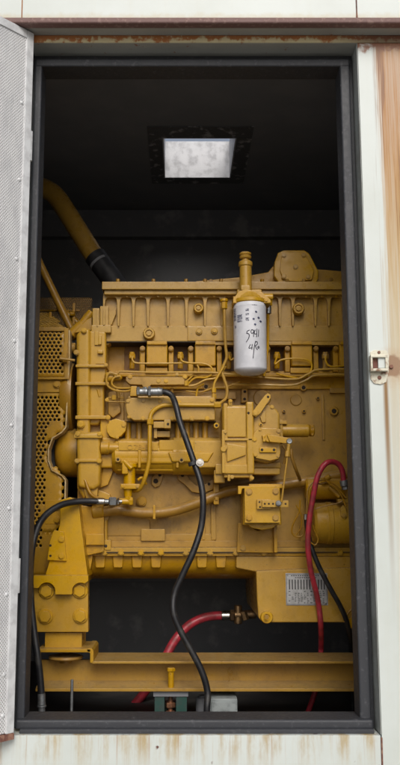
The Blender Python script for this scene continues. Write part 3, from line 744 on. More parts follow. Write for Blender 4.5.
M().ycyl(261, 424.7, 2.8095, .9, .003, 14).build('threaded_hole', HOLE, E, GV)
# shutdown lever
m = M(); m.prism([(265, 395), (268, 393.3), (270.6, 394.6), (270.6, 398), (260.5, 413), (256, 417), (252.5, 415), (253, 411)], 2.80, .010, .002)
LV = m.build('shutdown_lever', YEL, E); M().ycyl(268, 396.8, 2.7985, 1.2, .004, 14).build('threaded_hole', HOLE, E, LV); M().hexa(255.5, 413.5, 2.8, 2.2).build('bolt', YEL, E, LV)
# throttle shaft and arm
m = M(); m.ycyl(268.5, 438, 2.785, 4.2, .03); m.prism([(262, 435), (268, 434.5), (269, 441), (263.5, 441)], 2.79, .02, .003)
m.prism([(267, 435), (271, 434.8), (286, 437.5), (290, 438), (292.5, 441), (290, 444), (286, 443.2), (270, 441.8)], 2.778, .008, .002)
m.rb(263, 438.5, 265.5, 441.5, 2.782, .01, .001)
TA = m.build('throttle_arm', YEL, E)
M().ycyl(289.5, 441, 2.768, 2.9, .012).build('ball_joint', DSTEEL, E, TA)
m = M(); m.tpx([(288.8, 444, 2.768), (287.5, 456, 2.768)], 1.8, sub=1); m.tpx([(287.5, 455, 2.768), (281.5, 502, 2.768)], .95, sub=1); m.cyl(P(287.8, 451, 2.768), P(287.2, 457, 2.768), .0085, 6)
m.build('throttle_rod', YEL, E)
# solenoid barrel to the right
m = M(); A = P(280, 430.5, 2.90); B = P(309, 430.8, 2.90); B.z = A.z
m.cyl(A, B, .023, 28); m.rb(279.5, 420.5, 287, 424, 2.87, .05, .002); m.rb(280, 419.5, 283, 443, 2.875, .05, .003)
SO = m.build('shutoff_solenoid', YEL, E)
C0 = P(309.2, 430.8, 2.90); C0.z = A.z; m = M(); m.cyl(C0, C0+Vector((.016, 0, 0)), .021, 28); m.rb(311, 425.5, 313.2, 427.8, 2.878, .01, .001); m.rb(311.5, 433, 313.5, 435.5, 2.878, .01, .001)
m.build('solenoid_cap', YELD, E, SO)
M().tpx([(291, 449, 2.84), (292, 458, 2.84), (296, 470, 2.86), (300, 480, 2.92)], 1.7).build('return_line', YELD, E)
m = M(); m.tpx([(283, 446, 2.83), (286, 452, 2.83), (284, 464, 2.84)], 1.4); m.build('return_line', YELD, E)

# ---- governor actuator below the pump
m = M(); m.prism([(238, 486), (284, 485.6), (284, 488), (242, 488.5), (241, 494), (238.2, 494)], 2.80, .05, .002)
m.rb(243, 488, 281, 525, 2.835, .12, .006, 3); m.prism([(244.5, 523), (280, 523), (272, 528.5), (262, 530), (252, 528)], 2.84, .1, .005)
m.rb(249, 484.0, 282, 486.6, 2.82, .03, .002)
AC = m.build('governor_actuator', YEL, E)
m = M().rb(244.5, 487.3, 280.2, 523, 2.80, .03, .004, 3); ap = m.build('actuator_face', YEL, E, AC)
bolts(E, ap, YELR, 2.799, [(249, 492, 2.7), (275.5, 491.5, 2.7), (249, 518, 2.7), (275.5, 518, 2.7)])
m = M(); m.rb(257, 499.4, 271, 509, 2.786, .012, .002); m.rb(262, 500.3, 288.5, 507.2, 2.776, .008, .002); aa = m.build('actuator_arm', YEL, E, AC)
for (x, y, Y) in ((259.5, 502, 2.785), (260, 507, 2.785), (264.8, 503.8, 2.775), (268.8, 503.8, 2.775), (273, 503.8, 2.775), (285.5, 503.8, 2.775)):
    M().ycyl(x, y, Y, 1.0, .003, 12).build('threaded_hole', HOLE, E, aa)
m = M().ycyl(278.5, 503.3, 2.764, 2.8, .014); m.hexa(278.5, 503.3, 2.764, 1.8, False); m.build('ball_joint', DSTEEL, E, aa)
m = M().prism([(238, 523), (243, 523), (258, 531), (277, 524), (277, 552.8), (237, 552.3)], 2.935, .012, .003)
m.rb(274, 524, 277.2, 552.4, 2.90, .045, .002)
bp = m.build('actuator_bracket', YELR, E); bolts(E, bp, YEL, 2.934, [(243, 548.2, 2.5)])

# ---- fuel filter with hand pump
ax = P(250, 340, 2.83); ax.z = 0
def fz_(py): return P(250, py, 2.83).z
r0 = 16.4*S(340, 2.83)
z1, z0 = fz_(303.5), fz_(375.5)
m = M(); L = z1-z0
m.lathe((ax.x, ax.y, z0), (0, 0, 1), [(0, 0), (.001, r0*.3), (.004, r0*.62), (.010, r0*.86), (.017, r0*.97), (.022, r0), (L-.022, r0), (L-.020, r0*1.012), (L-.016, r0*1.012), (L-.014, r0*.985), (L-.005, r0*.965), (L, r0*.9), (L, 0)], 48)
FF = m.build('fuel_filter', FWHITE, E); FF['label'] = 'white spin-on fuel filter with handwritten marker note'
def on_cyl(px, py, lift=.0004):
    z = fz_(py); dx = (px-250)*S(py, 2.83-r0*.8); a = math.asin(max(-.98, min(.98, dx/(r0+lift))))
    return Vector((ax.x+math.sin(a)*(r0+lift), ax.y-math.cos(a)*(r0+lift), z))
def q(x, y): return 228+x/8.89, 295+y/8.89
def stroke(m, pts, w): 
    pp = [q(*p) for p in pts]; m.tube([on_cyl(*p) for p in pp], w*S(340, 2.75), 6, 5)
m = M()
for st_ in ([(182, 343), (160, 352), (156, 372)], [(156, 372), (170, 374), (177, 390), (170, 415), (150, 447)],
            [(216, 345), (200, 340), (192, 358), (200, 372), (214, 362), (217, 345), (214, 402)],
            [(230, 338), (222, 374), (246, 374)], [(246, 330), (241, 402)], [(262, 335), (258, 398)],
            [(186, 468), (172, 500), (204, 497)], [(202, 466), (197, 512)], [(232, 438), (218, 500), (208, 590)],
            [(228, 448), (244, 442), (248, 462), (228, 482)], [(230, 480), (240, 505), (250, 512)], [(258, 480), (264, 492), (256, 500), (252, 490), (258, 480)]):
    stroke(m, st_, .42)
m.build('handwriting', INK, E, FF)
m = M(); rr = random.Random(3)
for (x0, x1, y0, y1, st_) in ((52, 68, 140, 240, 11), (78, 118, 205, 215, 9), (78, 118, 225, 270, 12), (150, 176, 160, 176, 10), (148, 180, 198, 214, 10), (150, 178, 236, 256, 10), (205, 250, 122, 130, 9), (60, 66, 290, 312, 9)):
    y = y0
    while y <= y1:
        x = x0
        while x < x1-4:
            w = rr.uniform(3, 9); a_ = [(x, y), (min(x+w, x1), y+rr.uniform(-3, 3))]; stroke(m, a_, .30)
            if rr.random() < .5: stroke(m, [(x, y-3), (x, y+4)], .28)
            x += w+3
        y += st_
for (x, y) in ((218, 245), (240, 182), (262, 232), (230, 292), (280, 262)):
    for k in range(3):
        a_ = k*math.pi/3; d = 9 if k < 2 else 6
        stroke(m, [(x-math.cos(a_)*d, y-math.sin(a_)*d), (x+math.cos(a_)*d, y+math.sin(a_)*d)], .6)
m.build('printed_marks', PRINT, E, FF)
m = M()
m.cyl((ax.x, ax.y, z1-.004), (ax.x, ax.y, z1+.012), r0*1.02, 40)
m.cyl((ax.x, ax.y, z1+.010), (ax.x, ax.y, z1+.035), r0*.86, 40, None, r0*.62)
m.rb(233, 296, 268, 302.5, 2.845, .09, .006, 3); m.rb(237, 289, 262, 299, 2.85, .10, .008, 3)
m.prism([(233, 299), (239, 291), (246, 289), (262, 292), (271, 300), (271, 303), (233, 303)], 2.80, .08, .004)
m.cyl(P(262, 297, 2.82), P(273, 297, 2.82), .012, 14)
FH = m.build('filter_head', YEL, E)
bolts(E, FH, YEL, 2.799, [(241, 298.5, 1.8), (257, 297.5, 1.8), (266, 300, 1.6)])
hx = P(245.5, 270, 2.83).x
def hz(py): return P(245.5, py, 2.83).z
m = M(); b0, b1 = hz(294), hz(262)
m.cyl((hx, 2.83, b0), (hx, 2.83, b1), .0215, 28, .002, .020); m.cyl((hx, 2.83, hz(267)), (hx, 2.83, hz(261.5)), .0238, 28)
m.cyl((hx, 2.83, hz(268)), (hx, 2.83, hz(255)), .0125, 20)
m.lathe((hx, 2.83, hz(259.5)), (0, 0, 1), [(0, .012), (.003, .019), (.009, .0215), (.013, .016), (.017, .0205), (.021, .021), (.025, .015), (.026, 0)], 28)
m.rb(241, 285, 250, 290, 2.80, .05, .004)
m.build('priming_pump', YEL, E)

# ---- oil pans
m = M()
def pan_profile(m, x0, x1, y_off=0, grow=0):
    pr = [(2.985, 552.5), (2.985, 560), (2.992, 567), (3.012, 573), (3.05, 578), (3.12, 581.5), (3.25, 583)]
    p3 = [Vector((x0, Y-grow, P(200, y, 2.985).z)) for Y, y in pr]
    p3 += [Vector((x0, 3.5, p3[-1].z)), Vector((x0, 3.5, p3[0].z))]
    return m.poly3(p3, (x1-x0, 0, 0), 0)
pan_profile(m, P(87, 565, 2.985).x, P(258, 565, 2.985).x)
for x in (94, 112, 131, 150, 196, 215): m.prism([(x, 553), (x+12, 553), (x+10.5, 568), (x+1.5, 568)], 2.976, .05, .008, 3)
m.rb(88, 552.3, 430, 556, 2.962, .4, .002)
PAN = m.build('oil_pan', YELR, E)
m = M(); m.prism([(256, 571), (300, 569), (430, 566), (430, 622.5), (268, 622.5), (262, 621.5), (258.5, 618), (257, 600)], 2.925, .5, .008, 3)
m.prism([(236, 556), (430, 556), (430, 567), (300, 570), (256, 572), (236, 568)], 2.965, .4, .008, 3)
SU = m.build('oil_sump', YEL, E)
m = M(); c = P(266.5, 617, 2.92); s0 = S(617, 2.92)
m.lathe(c+Vector((0, .02, 0)), (0, -1, 0), [(0, 6.2*s0), (.028, 6.2*s0), (.031, 5.6*s0), (.031, 3.3*s0), (.027, 3*s0), (.027, 0)], 28); o = m.build('drain_plug', YEL, E, SU)
M().hexa(266.5, 617, 2.894, 2.4, False).build('plug_head', YELD, E, o)
m = M(); m.prism([(345, 622), (352, 616), (357, 612), (380, 612), (380, 632), (352, 629)], 2.915, .03, .004); FT = m.build('pan_foot', YEL, E); M().ycyl(354, 620, 2.913, 1.7, .004, 14).build('threaded_hole', HOLE, E, FT)
M().tpx([(344, 622, 2.9), (348, 613, 2.9), (354, 608, 2.9), (362, 605, 2.9)], 1.2).build('lift_wire', YELD, E)
# data plate
m = M().rb(285.8, 573.2, 327.6, 605.3, 2.9225, .0022, .0008); DP = m.build('data_plate', PLATE, E)
m = M(); Yp = 2.9219
for k in range(13):
    x = 288.8+k*2.9; m.rb(x, 579.5, x+1.15, 589.5, Yp, .0006, 0)
for (x0, y0, w) in ((291, 575.2, 30), (295, 577.2, 24)):
    for k in range(int(w/2.2)): m.rb(x0+k*2.2, y0, x0+k*2.2+1.4, y0+.9, Yp, .0006, 0)
rr = random.Random(5)
for j in range(7):
    for k in range(12):
        if rr.random() < .7: m.rb(288.5+k*3.1, 591+j*1.9, 288.5+k*3.1+rr.uniform(.9, 2.2), 591.8+j*1.9, Yp, .0006, 0)
for (x0, y0, x1, y1) in ((286.4, 573.9, 327.0, 574.3), (286.4, 604.2, 327, 604.6), (286.4, 574.4, 286.8, 604.1), (326.6, 574.4, 327, 604.1)): m.rb(x0, y0, x1, y1, Yp, .0006, 0)
m.build('plate_print', PLINK, E, DP)
for (x, y) in ((287.6, 575), (325.8, 575), (287.6, 603.5), (325.8, 603.5)): M().ycyl(x, y, 2.9205, .8, .002, 10).build('rivet', STEEL, E, DP)

# ---- starter motor
m = M(); A = P(311, 523, 2.93); B = P(375, 521, 2.93); B.z = A.z
m.lathe(A, (1, 0, 0), [(0, .045), (.004, .062), (.012, .068), (.05, .069), (.052, .0715), (.066, .0715), (.068, .069), ((B-A).length, .069)], 40)
SM = m.build('starter_motor', YEL, E)
m = M(); A = P(305, 489, 2.94); B = P(375, 488, 2.94); B.z = A.z; m.cyl(A, B, .036, 30)
m.cyl(P(322, 482, 2.9), P(330, 476, 2.89), .01, 12); m.cyl(P(329, 487, 2.88), P(340, 497, 2.87), .008, 12); m.build('starter_solenoid', YELR, E, SM)
m = M(); m.prism([(340.5, 508), (343, 505), (346, 508), (347, 516), (344.5, 519), (341, 516)], 2.855, .01, .002); m.rb(338, 499, 348, 503, 2.86, .03, .002); m.rb(346, 486, 353, 512, 2.87, .03, .003)
tb = m.build('starter_terminal', YEL, E, SM); bolts(E, tb, YELR, 2.855, [(343.8, 515.5, 1.7), (349, 492, 1.5), (349, 505, 1.5)])
W = [([(307, 517), (307, 500), (308, 489), (314, 482), (320, 484), (330, 482), (338, 488), (343, 496)], 2.86, .8),
     ([(309, 508), (309, 495), (312, 486), (322, 480), (334, 484), (341, 492), (346, 498)], 2.85, .8),
     ([(315, 509), (325, 506), (338, 503), (344, 500)], 2.855, .6),
     ([(300, 500), (299, 512), (293, 524), (292, 533), (297, 537), (303, 535), (305, 527)], 2.93, .8),
     ([(296, 505), (301, 515), (301, 527), (296, 535)], 2.94, .7),
     ([(313, 525), (314, 530), (318, 539), (315, 545), (309, 541)], 2.85, .7),
     ([(324, 478), (331, 485), (336, 488), (342, 497), (346, 507)], 2.845, .8)]
for pts, Y, r in W: M().tpx(pts, r, Y, seg=8, sub=6).build('wire', YELD, E, SM)
M().cyl(P(306, 514, 2.85), P(306, 520, 2.85), .008, 10).build('wire_terminal', STEEL, E, SM)

# ---- front engine mount
m = M(); m.prism([(60.5, 500), (70, 497), (79, 502), (80.5, 520), (88, 577), (45, 577), (60, 524)], 2.86, .16, .004)
MT = m.build('engine_mount', YEL, E)
m = M(); m.prism([(63, 518), (47.5, 560), (66, 561), (66.5, 534), (57, 533), (57, 538)], 2.854, .004, .001) if False else m.prism([(54, 530), (64, 532), (66.5, 561), (47.5, 560), (50, 541)], 2.85, .009, .002)
sd = m.build('side_plate', YEL, E, MT); bolts(E, sd, YEL, 2.849, [(61.5, 539.5, 2.6), (61.5, 556, 2.6)])
for (x, y) in ((50.5, 545.5), (50.5, 555.8)): M().ycyl(x, y, 2.8485, 1.2, .003, 12).build('threaded_hole', HOLE, E, sd)
m = M(); m.prism([(33.2, 576.2), (88, 576.2), (88.4, 632), (35, 632)], 2.815, .04, .003)
mp = m.build('mount_plate', YEL, E, MT)
m = M()
def arcp(cx, cy, r, a0, a1, n=8): return [(cx+r*math.cos(R(a0+(a1-a0)*k/n)), cy-r*math.sin(R(a0+(a1-a0)*k/n))) for k in range(n+1)]
pts = [(33, 575.5), (88.3, 575.5), (88.3, 581)]+arcp(80.5, 591, 8.4, 62, 195, 9)+[(71.5, 594.5), (56, 594.5)]+arcp(46.8, 591, 8.6, -12, 160, 10)+[(33.2, 588)]
m.prism(pts, 2.782, .034, .0012)
m.build('mount_lip', YEL, E, MT)
bolts(E, mp, YEL, 2.812, [(46.8, 590.8, 6.2), (80, 590.5, 6.2), (45.5, 616.2, 6.0), (80.5, 616, 6.0)])
m = M(); m.rb(45, 632.5, 82, 648, 2.835, .12, .003); m.build('mount_block', YEL, E, MT)
# grey hose-end, bolt and other parts hanging at the left of the block
m = M(); m.prism([(80, 505), (104, 508), (104, 552), (86, 556), (82, 530)], 2.93, .3, .006); m.rb(86, 534, 104, 545, 2.915, .04, .003)
m.prism([(77, 545), (88, 540), (93, 556), (88, 582), (84, 583)], 2.95, .2, .006); m.build('front_block_plate', YELR, E)

# ======================================================== RADIATOR GUARD
G = thing('fan_guard', 'yellow perforated sheet metal guard between the door frame and engine', 'guard', (P(50, 560, 2.95).x, 2.95, P(50, 560, 2.95).z))
Yg = 2.94; sg = S(450, Yg)
def gpx(c):
    Zr = c.z-H; d = c.y*c_+Zr*s_; return CX+F*c.x/d, CY-F*(Zr*c_-c.y*s_)/d
def outer(c):
    x, y = gpx(c)
    if y < 329 or y > 575 or x < 5: return False
    if 378.5 < y < 391.5: return False
    if y < 378.5: return x < 66
    if y < 430: return x < 64
    if y < 441: return x < 64-(y-430)*1.35
    if y < 462: return x < 48
    if y < 473: return x < 48+(y-462)*1.3
    if y < 530: return x < 63
    return x < 56
def holed(c):
    x, y = gpx(c)
    if y < 376: return x < 62.5 and y < 373 and y > 330.5
    if y < 397: return False
    if y < 423: return x < 60
    if y < 470: return x < 49-(y-423)*.13
    if y < 505: return x < 45
    return x < 41.5 and y < 549
o = P(6, 577, Yg); o.x = P(4, 450, Yg).x
m = M().perf(o, (1, 0, 0), (0, 0, 1), 26, 90, 4.35*sg, 1.4*sg, outer, holed)
m.build('perforated_panel', YELR, G, solid=.003)
# solid strips and folded edges
m = M(); m.rb(4, 378.2, 67.5, 391.8, Yg-.003, .006, .002); m.rb(4, 377.2, 69, 379.2, Yg-.018, .02, .002); m.rb(4, 390.3, 69, 392.2, Yg-.006, .009, .001)
m.prism([(64.3, 328), (68.6, 328), (68.6, 378), (64.5, 378)], Yg-.010, .03, .002)
m.build('guard_strip', YELR, G)
m = M().prism([(4, 327), (66, 327), (67, 331), (4, 331)], Yg-.008, .02, .003); m.build('guard_strip', YELR, G)
edge = [(69.5, 330), (69.5, 360), (68.4, 378), (67.2, 400), (66, 427), (62, 432), (52.5, 438), (48.5, 449), (48.5, 460), (52, 470), (62, 475.5), (65.5, 480), (65, 505), (62, 524)]
m = M()
for i in range(len(edge)-1):
    a, b2 = P(*edge[i], Yg-.012), P(*edge[i+1], Yg-.012); t = (b2-a).normalized(); n_ = Vector((t.z, 0, -t.x))*.0022
    m.poly3([a-n_, a+n_, b2+n_, b2-n_], (0, .055, 0))
m.build('guard_edge', simple('pale_guard_edge', (.55, .42, .22), .45, 0, (.45, .28, .08), 40, .2), G)  # paler strip following the guard contour
bolts(G, None, YELR, Yg-.004, []); M().hexa(57, 384.5, Yg-.006, 3.0).build('bolt', YELR, G); M().hexa(57.5, 520, Yg-.004, 3).build('bolt', YELR, G); M().hexa(57.5, 507.5, Yg-.004, 2.6).build('bolt', YELR, G)
m = M(); m.rb(45, 500, 62, 524, Yg-.003, .02, .002); m.build('guard_bracket', YELR, G); m = M(); m.prism([(62, 356), (64.5, 342), (67.5, 342), (67, 363), (62.5, 362)], Yg-.02, .03, .002); m.build('guard_bracket', YELR, G)
# sloping top of the guard
A0 = P(4, 328.5, Yg); A1 = P(4, 312, Yg+.16)
vv = (A1-A0); vv.x = 0; n2 = int(vv.length/(4.35*sg*.866))
m = M().perf(A0, (1, 0, 0), vv, 16, n2, 4.35*sg, 1.5*sg, lambda c: gpx(c)[0] < 64-(328-gpx(c)[1])*.9, lambda c: gpx(c)[0] < 58)
m.build('sloping_panel', YELR, G, solid=.003)
# fine mesh and posts behind
A0 = P(30, 330, 3.14); m = M().perf(A0, (1, 0, 0), (0, 0, 1), 30, 19, .0078, .0029, lambda c: True, lambda c: True)
m.build('mesh_screen', YELD, G, solid=.0015)
m = M(); m.rb(30, 309.5, 80, 311, 3.135, .01, .001); m.rb(49, 312, 51.5, 330, 3.04, .02, .002); m.rb(40, 316, 50, 328, 3.06, .02, .003); m.cyl(P(42, 324, 3.03), P(50, 324, 3.03), .012, 12)
m.rb(72.5, 303, 75, 330, 3.1, .02, .002); m.cyl(P(75, 314, 3.1), P(70, 314, 3.1), .01, 12); m.cyl(P(58, 306, 3.12), P(80, 325, 3.12), .012, 12); m.build('guard_post', YELD, G)
# dark radiator core behind the guard
RD = M().box(-1.35, P(60, 450, 3.1).x, 3.02, 3.75, H-.38, P(50, 332, 3.2).z, .01).build('radiator', simple('dark_radiator_core', (.035, .032, .028), .6), None)
tag(RD, 'dark radiator core hidden behind the yellow perforated guard', 'radiator')

# --- diagonal rod and intake pipe
m = M().tpx([(28, 238, 3.02), (44, 272, 3.02), (76, 339, 3.02)], 3.7, seg=18, sub=1)
o = m.build('brace_rod', YELD, None); tag(o, 'thin yellow diagonal rod rising to upper left above the perforated guard', 'brace')
SP = thing('intake_pipe', 'thick bent yellow air pipe in upper left corner against black wall', 'pipe', P(60, 262, 3.25))
m = M().tube([P(-30, 178, 3.35), P(10, 180, 3.3), P(33, 185, 3.28), P(48, 190, 3.26), P(59, 200, 3.25), P(78, 230, 3.22), P(97, 260, 3.2)], 9.6*S(200, 3.25), 28, 8)
SPB = m.build('pipe_bend', YEL, SP)
m = M().tube([P(95, 256, 3.202), P(107, 272, 3.19), P(120, 290, 3.17), P(128, 305, 3.15)], 11.0*S(260, 3.2), 24, 4); m.build('rubber_coupling', RUB, SP)
for (x, y) in ((99, 262), (109, 275)):
    c0 = P(x, y, 3.197); d0 = (P(107, 272, 3.19)-P(95, 256, 3.2)).normalized(); M().lathe(c0, d0, [(0, .038), (0, .0435), (.010, .0435), (.010, .038)], 28).build('hose_clamp', DSTEEL if y > 270 else BLACKS, SP)

# ============================================================== SKID AND FEET
K = thing('skid_rail', 'long yellow steel I-beam skid rail crossing under the engine', 'beam', (0, 2.9, P(200, 692, 2.8).z))
zT, zB = P(200, 661.2, 2.80).z, P(200, 691.6, 2.80).z
xL = P(36, 670, 2.8).x
xt = P(92, 660, 2.8).x
m = M(); m.box(xt, 1.3, 2.80, 2.975, zT-.008, zT, .003)
m.box(xL, 1.3, 2.875, 2.89, zB+.012, zT-.0082, 0); m.box(xL, 1.3, 2.80, 2.975, zB, zB+.010, .003)
m.poly3([Vector((xL, 2.806, zB+.0102)), Vector((xL, 2.874, zB+.0102)), Vector((xL, 2.874, zB+.020))], (1.3-xL, 0, 0))
m.poly3([Vector((xt, 2.806, zT-.0082)), Vector((xt, 2.874, zT-.0082)), Vector((xt, 2.874, zT-.020))], (1.3-xt, 0, 0))
m.build('beam', YELB, K)
bt = M(); bt.cyl(P(171, 690, 2.815), P(171, 670, 2.815), .0095, 16); bt.cyl(P(171, 671.5, 2.815), P(171, 667.5, 2.815), .014, 6)
bt.build('stud_bolt', YELB, K)
# pocket bracket under the mount, with rubber washer
m = M(); zq = P(60, 649.5, 2.80).z
m.box(P(38, 650, 2.8).x, P(91, 650, 2.8).x, 2.80, 2.97, zq-.009, zq+.002, .003)
m.prism([(87, 648.2), (91.8, 648.4), (93.6, 651), (93.6, 663), (90.2, 663), (90.2, 653), (87, 651.6)], 2.80, .17, .002)
m.build('mount_bracket', YELB, K)
wc = P(66, 655.5, 2.86); m = M().lathe(wc, (0, 0, -1), [(0, .03), (0, .052), (.006, .056), (.010, .052), (.010, .02), (.022, .02), (.022, 0)], 36)
m.build('washer', YELD, K)

# vibration isolator, box and pins under the beam
V = thing('vibration_isolator', 'dark green isolator block with copper bolt standing under the beam', 'isolator', (P(170, 717, 2.85).x, 2.85, H+fz))
fzH = H+fz
m = M(); a = P(154, 700, 2.83); 
xa = [P(x, 705, 2.82).x for x in (154.5, 164.5, 176, 187)]
zt2 = P(170, 696.5, 2.82).z
m.box(xa[0], xa[1], 2.82, 2.92, fzH+.001, zt2, .003); m.box(xa[2], xa[3], 2.82, 2.92, fzH+.001, zt2, .003); m.box(xa[1]-.001, xa[2]+.001, 2.89, 2.915, fzH+.001, zt2-.03, .003)
m.build('housing', GREEN, V)
M().box(xa[0]-.004, xa[3]+.004, 2.815, 2.94, zt2+.0005, zB-.0005, .002).build('top_plate', BLACKS, V)
xc = P(170.5, 705, 2.84).x; m = M(); m.cyl((xc, 2.845, fzH+.002), (xc, 2.845, zt2), .007, 14)
m.cyl((xc, 2.845, P(170, 708, 2.84).z), (xc, 2.845, P(170, 702.5, 2.84).z), .0165, 6); m.cyl((xc, 2.845, P(170, 715, 2.84).z), (xc, 2.845, P(170, 711, 2.84).z), .015, 20)
m.build('adjusting_bolt', COPPER, V)
gb = M(); x0, x1 = P(209.5, 708, 2.78).x, P(237.5, 708, 2.78).x
gb.box(x0, x1, 2.78, 2.90, fzH+.001, P(220, 698.8, 2.78).z, .006, 3); gb.box(x0+.006, x1-.006, 2.776, 2.78, fzH+.02, P(220, 702, 2.78).z, .001)
gbo = gb.build('junction_box', GREYBOX, None); tag(gbo, 'small light grey box on the floor under the beam beside black hose', 'box')
gb = M(); x0, x1 = P(199, 708, 2.88).x, P(208, 708, 2.88).x
gb.cyl((x0+.012, 2.90, fzH+.001), (x0+.012, 2.90, P(205, 697, 2.9).z), .022, 20); gb.cyl((x0+.012, 2.90, P(205, 697, 2.9).z-.002), (x0+.012, 2.90, P(205, 695, 2.9).z), .012, 8)
o = gb.build('anchor_stud', BLACKS, None); tag(o, 'black round stud on the floor behind the hanging black hose', 'stud')
a, b2 = P(71.2, 719, 2.68), P(72.2, 679.5, 2.68); a.z = fzH; a.x = b2.x
o = M().cyl(a, b2, .0045, 12).build('steel_rod', DSTEEL, None); tag(o, 'thin upright grey steel rod in front of the beam near lower left', 'rod')
# ==================================================================== HOSES
Hc = thing('black_hose', 'long black rubber hose hanging in a wavy line down the middle of engine', 'hose', P(205, 700, 2.74))
path = [(160, 392, 2.83), (166, 392.3, 2.825), (172, 396, 2.82), (176, 406, 2.80), (180, 422, 2.79), (187, 442, 2.78), (195, 465, 2.77), (200.5, 482, 2.76), (203, 500, 2.75), (201.5, 525, 2.75), (194, 550, 2.74), (182.5, 575, 2.74), (174.5, 594, 2.74), (173.5, 612, 2.73), (180, 630, 2.73), (191, 650, 2.73), (202, 672, 2.73), (207.5, 692, 2.73), (207, 708, 2.72), (206, 730, 2.72)]
M().tpx(path, 3.05, seg=16, sub=6).build('hose', HOSE, Hc)
m = M(); m.cyl(P(150, 391.8, 2.832), P(163, 392, 2.828), .0145, 18); m.cyl(P(148, 391.8, 2.833), P(151, 391.8, 2.833), .019, 6); m.cyl(P(158, 391.8, 2.83), P(159.5, 391.8, 2.83), .016, 18)
m.build('hose_fitting', DSTEEL, Hc)
m = M(); m.cyl(P(138, 391.8, 2.835), P(148, 391.8, 2.834), .013, 18); m.cyl(P(136.5, 391.5, 2.835), P(140, 391.5, 2.835), .016, 6); m.cyl(P(145, 395, 2.835), P(145, 387, 2.835), .008, 8); m.build('hose_fitting', DSTEEL, Hc)
m = M(); m.lathe(P(192.5, 463.5, 2.765), (P(195.5, 470, 2.77)-P(191, 458, 2.77)).normalized(), [(-.006, .0125), (-.006, .0145), (.006, .0145), (.006, .0125)], 20); m.rb(193, 460, 198, 465, 2.76, .006, .001)
m.build('hose_clip', RUB, Hc)
m = M(); m.ycyl(200, 462.6, 2.752, 4.1, .004); m.hexa(200, 462.6, 2.751, 2.6, False); m.build('clip_bolt', STEEL, Hc)

Hl = thing('black_hose', 'black rubber hose curving along the left door frame down to the floor', 'hose', P(41, 715, 2.72))
path = [(99, 501.6, 2.86), (88, 501.2, 2.85), (74, 502, 2.83), (60, 505.5, 2.80), (47, 514, 2.77), (38.5, 526, 2.74), (33, 545, 2.72), (30.5, 570, 2.70), (31, 600, 2.68), (34, 630, 2.67), (37.5, 655, 2.66), (40, 675, 2.66), (41.5, 694, 2.66)]
M().tpx(path, 3.2, seg=16, sub=6).build('hose', HOSE, Hl)
m = M(); m.cyl(P(96, 501.6, 2.86), P(104.5, 501.7, 2.865), .0125, 18); m.build('hose_fitting', STEEL, Hl)
m = M(); m.cyl(P(104.5, 501.7, 2.865), P(109, 501.7, 2.866), .0085, 14); m.cyl(P(109, 501.7, 2.866), P(116.5, 501.7, 2.87), .0155, 6); m.build('hose_fitting', DSTEEL, Hl)
m = M(); m.cyl(P(116.5, 501.6, 2.87), P(122, 501.6, 2.875), .0075, 14); m.cyl(P(117.5, 501.6, 2.87), P(119.5, 501.6, 2.87), .012, 6); m.build('hose_fitting', STEEL, Hl)
m = M(); m.cyl(P(41.5, 693, 2.66), P(41.8, 705, 2.66), .0115, 16, None, .012); m.cyl(P(41.8, 705, 2.66), P(41.8, 707, 2.66), .014, 16); m.cyl(P(41.8, 707, 2.66), P(42, 716, 2.66), .0105, 16); m.cyl(P(42, 716, 2.66), P(42, 735, 2.66), .0125, 6); m.build('hose_fitting', DSTEEL, Hl)

Hr = thing('red_hose', 'bright red hose arching over the starter motor and down behind the beam', 'hose', P(320, 655, 3.0))
path = [(343.5, 481, 2.84), (342.5, 472, 2.83), (339, 465, 2.82), (333, 461.8, 2.81), (326.5, 463, 2.80), (321, 469, 2.80), (316.5, 480, 2.80), (313, 497, 2.81), (310, 515, 2.82), (308, 535, 2.83), (308.2, 552, 2.84), (311, 572, 2.86), (316, 592, 2.885), (319, 608, 2.90), (320.5, 622, 2.905), (321, 634, 2.95), (321, 646, 3.01), (320.5, 655, 3.02), (319, 675, 3.03), (314, 695, 3.04), (308, 712, 3.05), (303, 726, 3.06)]
M().tpx(path, 2.75, seg=16, sub=6).build('hose', RED, Hr)
m = M(); m.cyl(P(343.5, 480, 2.84), P(344.8, 486, 2.843), .0145, 18); m.cyl(P(344.8, 486, 2.843), P(345.5, 489.5, 2.845), .012, 6); m.build('hose_fitting', DSTEEL, Hr)
Hd = thing('red_hose', 'dark red hose curving low behind the wavy black hose under the engine', 'hose', P(170, 660, 3.3))
path = [(223, 615.6, 3.26), (215, 615.8, 3.26), (203, 618, 3.25), (190, 624.5, 3.24), (179, 635, 3.22), (172, 645, 3.21), (164, 660, 3.2), (150, 685, 3.2), (130, 710, 3.2), (110, 730, 3.2)]
M().tpx(path, 4.3, seg=18, sub=6).build('hose', RED, Hd)
m = M(); m.cyl(P(221, 615.6, 3.26), P(230, 615.4, 3.26), .017, 18); m.build('hose_fitting', STEEL, Hd)
m = M(); m.cyl(P(230, 615.4, 3.26), P(234, 615.4, 3.26), .022, 6); m.cyl(P(234, 615, 3.26), P(256, 614, 3.26), .016, 14); m.cyl(P(238, 605, 3.26), P(238, 624, 3.26), .015, 14); m.cyl(P(243, 611, 3.24), P(246, 620, 3.24), .013, 6); m.build('valve_fitting', BRASS, Hd)
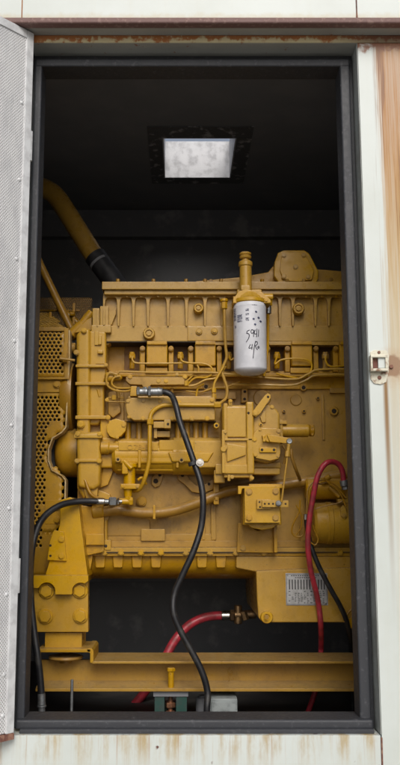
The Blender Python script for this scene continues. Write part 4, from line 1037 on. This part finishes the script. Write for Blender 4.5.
Bc = M().tpx([(306, 518, 2.86), (307.5, 530, 2.86), (310.5, 545, 2.86), (316, 560, 2.86), (323, 575, 2.865), (331, 590, 2.87), (339, 604, 2.88), (345.5, 618, 2.895), (349, 632, 2.92), (350.5, 643, 2.98), (351, 655, 3.01), (352, 680, 3.03), (353, 720, 3.05)], 2.5, seg=14, sub=6).build('black_cable', HOSE, None)
tag(Bc, 'black cable crossing down to the right over the metal data plate', 'cable')

# ==================================================================== LIGHT
w = bpy.data.worlds.new('World'); sc.world = w; w.use_nodes = True
nt = w.node_tree; bg = nt.nodes['Background']
sk = nt.nodes.new('ShaderNodeTexSky'); sk.sky_type = 'NISHITA'; sk.sun_disc = False
EL, AZ = R(38), R(180-6)
sk.sun_elevation = EL; sk.sun_rotation = AZ; sk.dust_density = 4.0; sk.air_density = .8; sk.ozone_density = .6
hs = nt.nodes.new('ShaderNodeHueSaturation'); hs.inputs['Saturation'].default_value = .55
nt.links.new(sk.outputs[0], hs.inputs['Color']); nt.links.new(hs.outputs[0], bg.inputs[0]); bg.inputs[1].default_value = .12
ld = bpy.data.lights.new('sun', 'SUN'); ld.energy = 1.4; ld.angle = R(32); ld.color = (1, .965, .92)
lo = bpy.data.objects.new('sun', ld); COL.objects.link(lo)
dirv = Vector((math.sin(AZ)*math.cos(EL), math.cos(AZ)*math.cos(EL), math.sin(EL)))   # towards the sun
lo.rotation_euler = (-dirv).to_track_quat('-Z', 'Y').to_euler(); lo.location = (0, -3, 6)

# ==================================================================== CAMERA
cd = bpy.data.cameras.new('camera'); co_ = bpy.data.objects.new('camera', cd); COL.objects.link(co_)
co_.location = (0, 0, H); co_.rotation_euler = (R(90)+TH, 0, 0)
cd.sensor_fit = 'VERTICAL'; cd.sensor_height = 24; cd.lens = 24*F/765; cd.shift_x = 20/765; cd.clip_end = 200; cd.clip_start = .05
sc.camera = co_
sc.view_settings.view_transform = 'Standard'; sc.view_settings.look = 'None'; sc.view_settings.gamma = 1
sc.view_settings.exposure = 0.0
sc.render.resolution_x = 535; sc.render.resolution_y = 1024
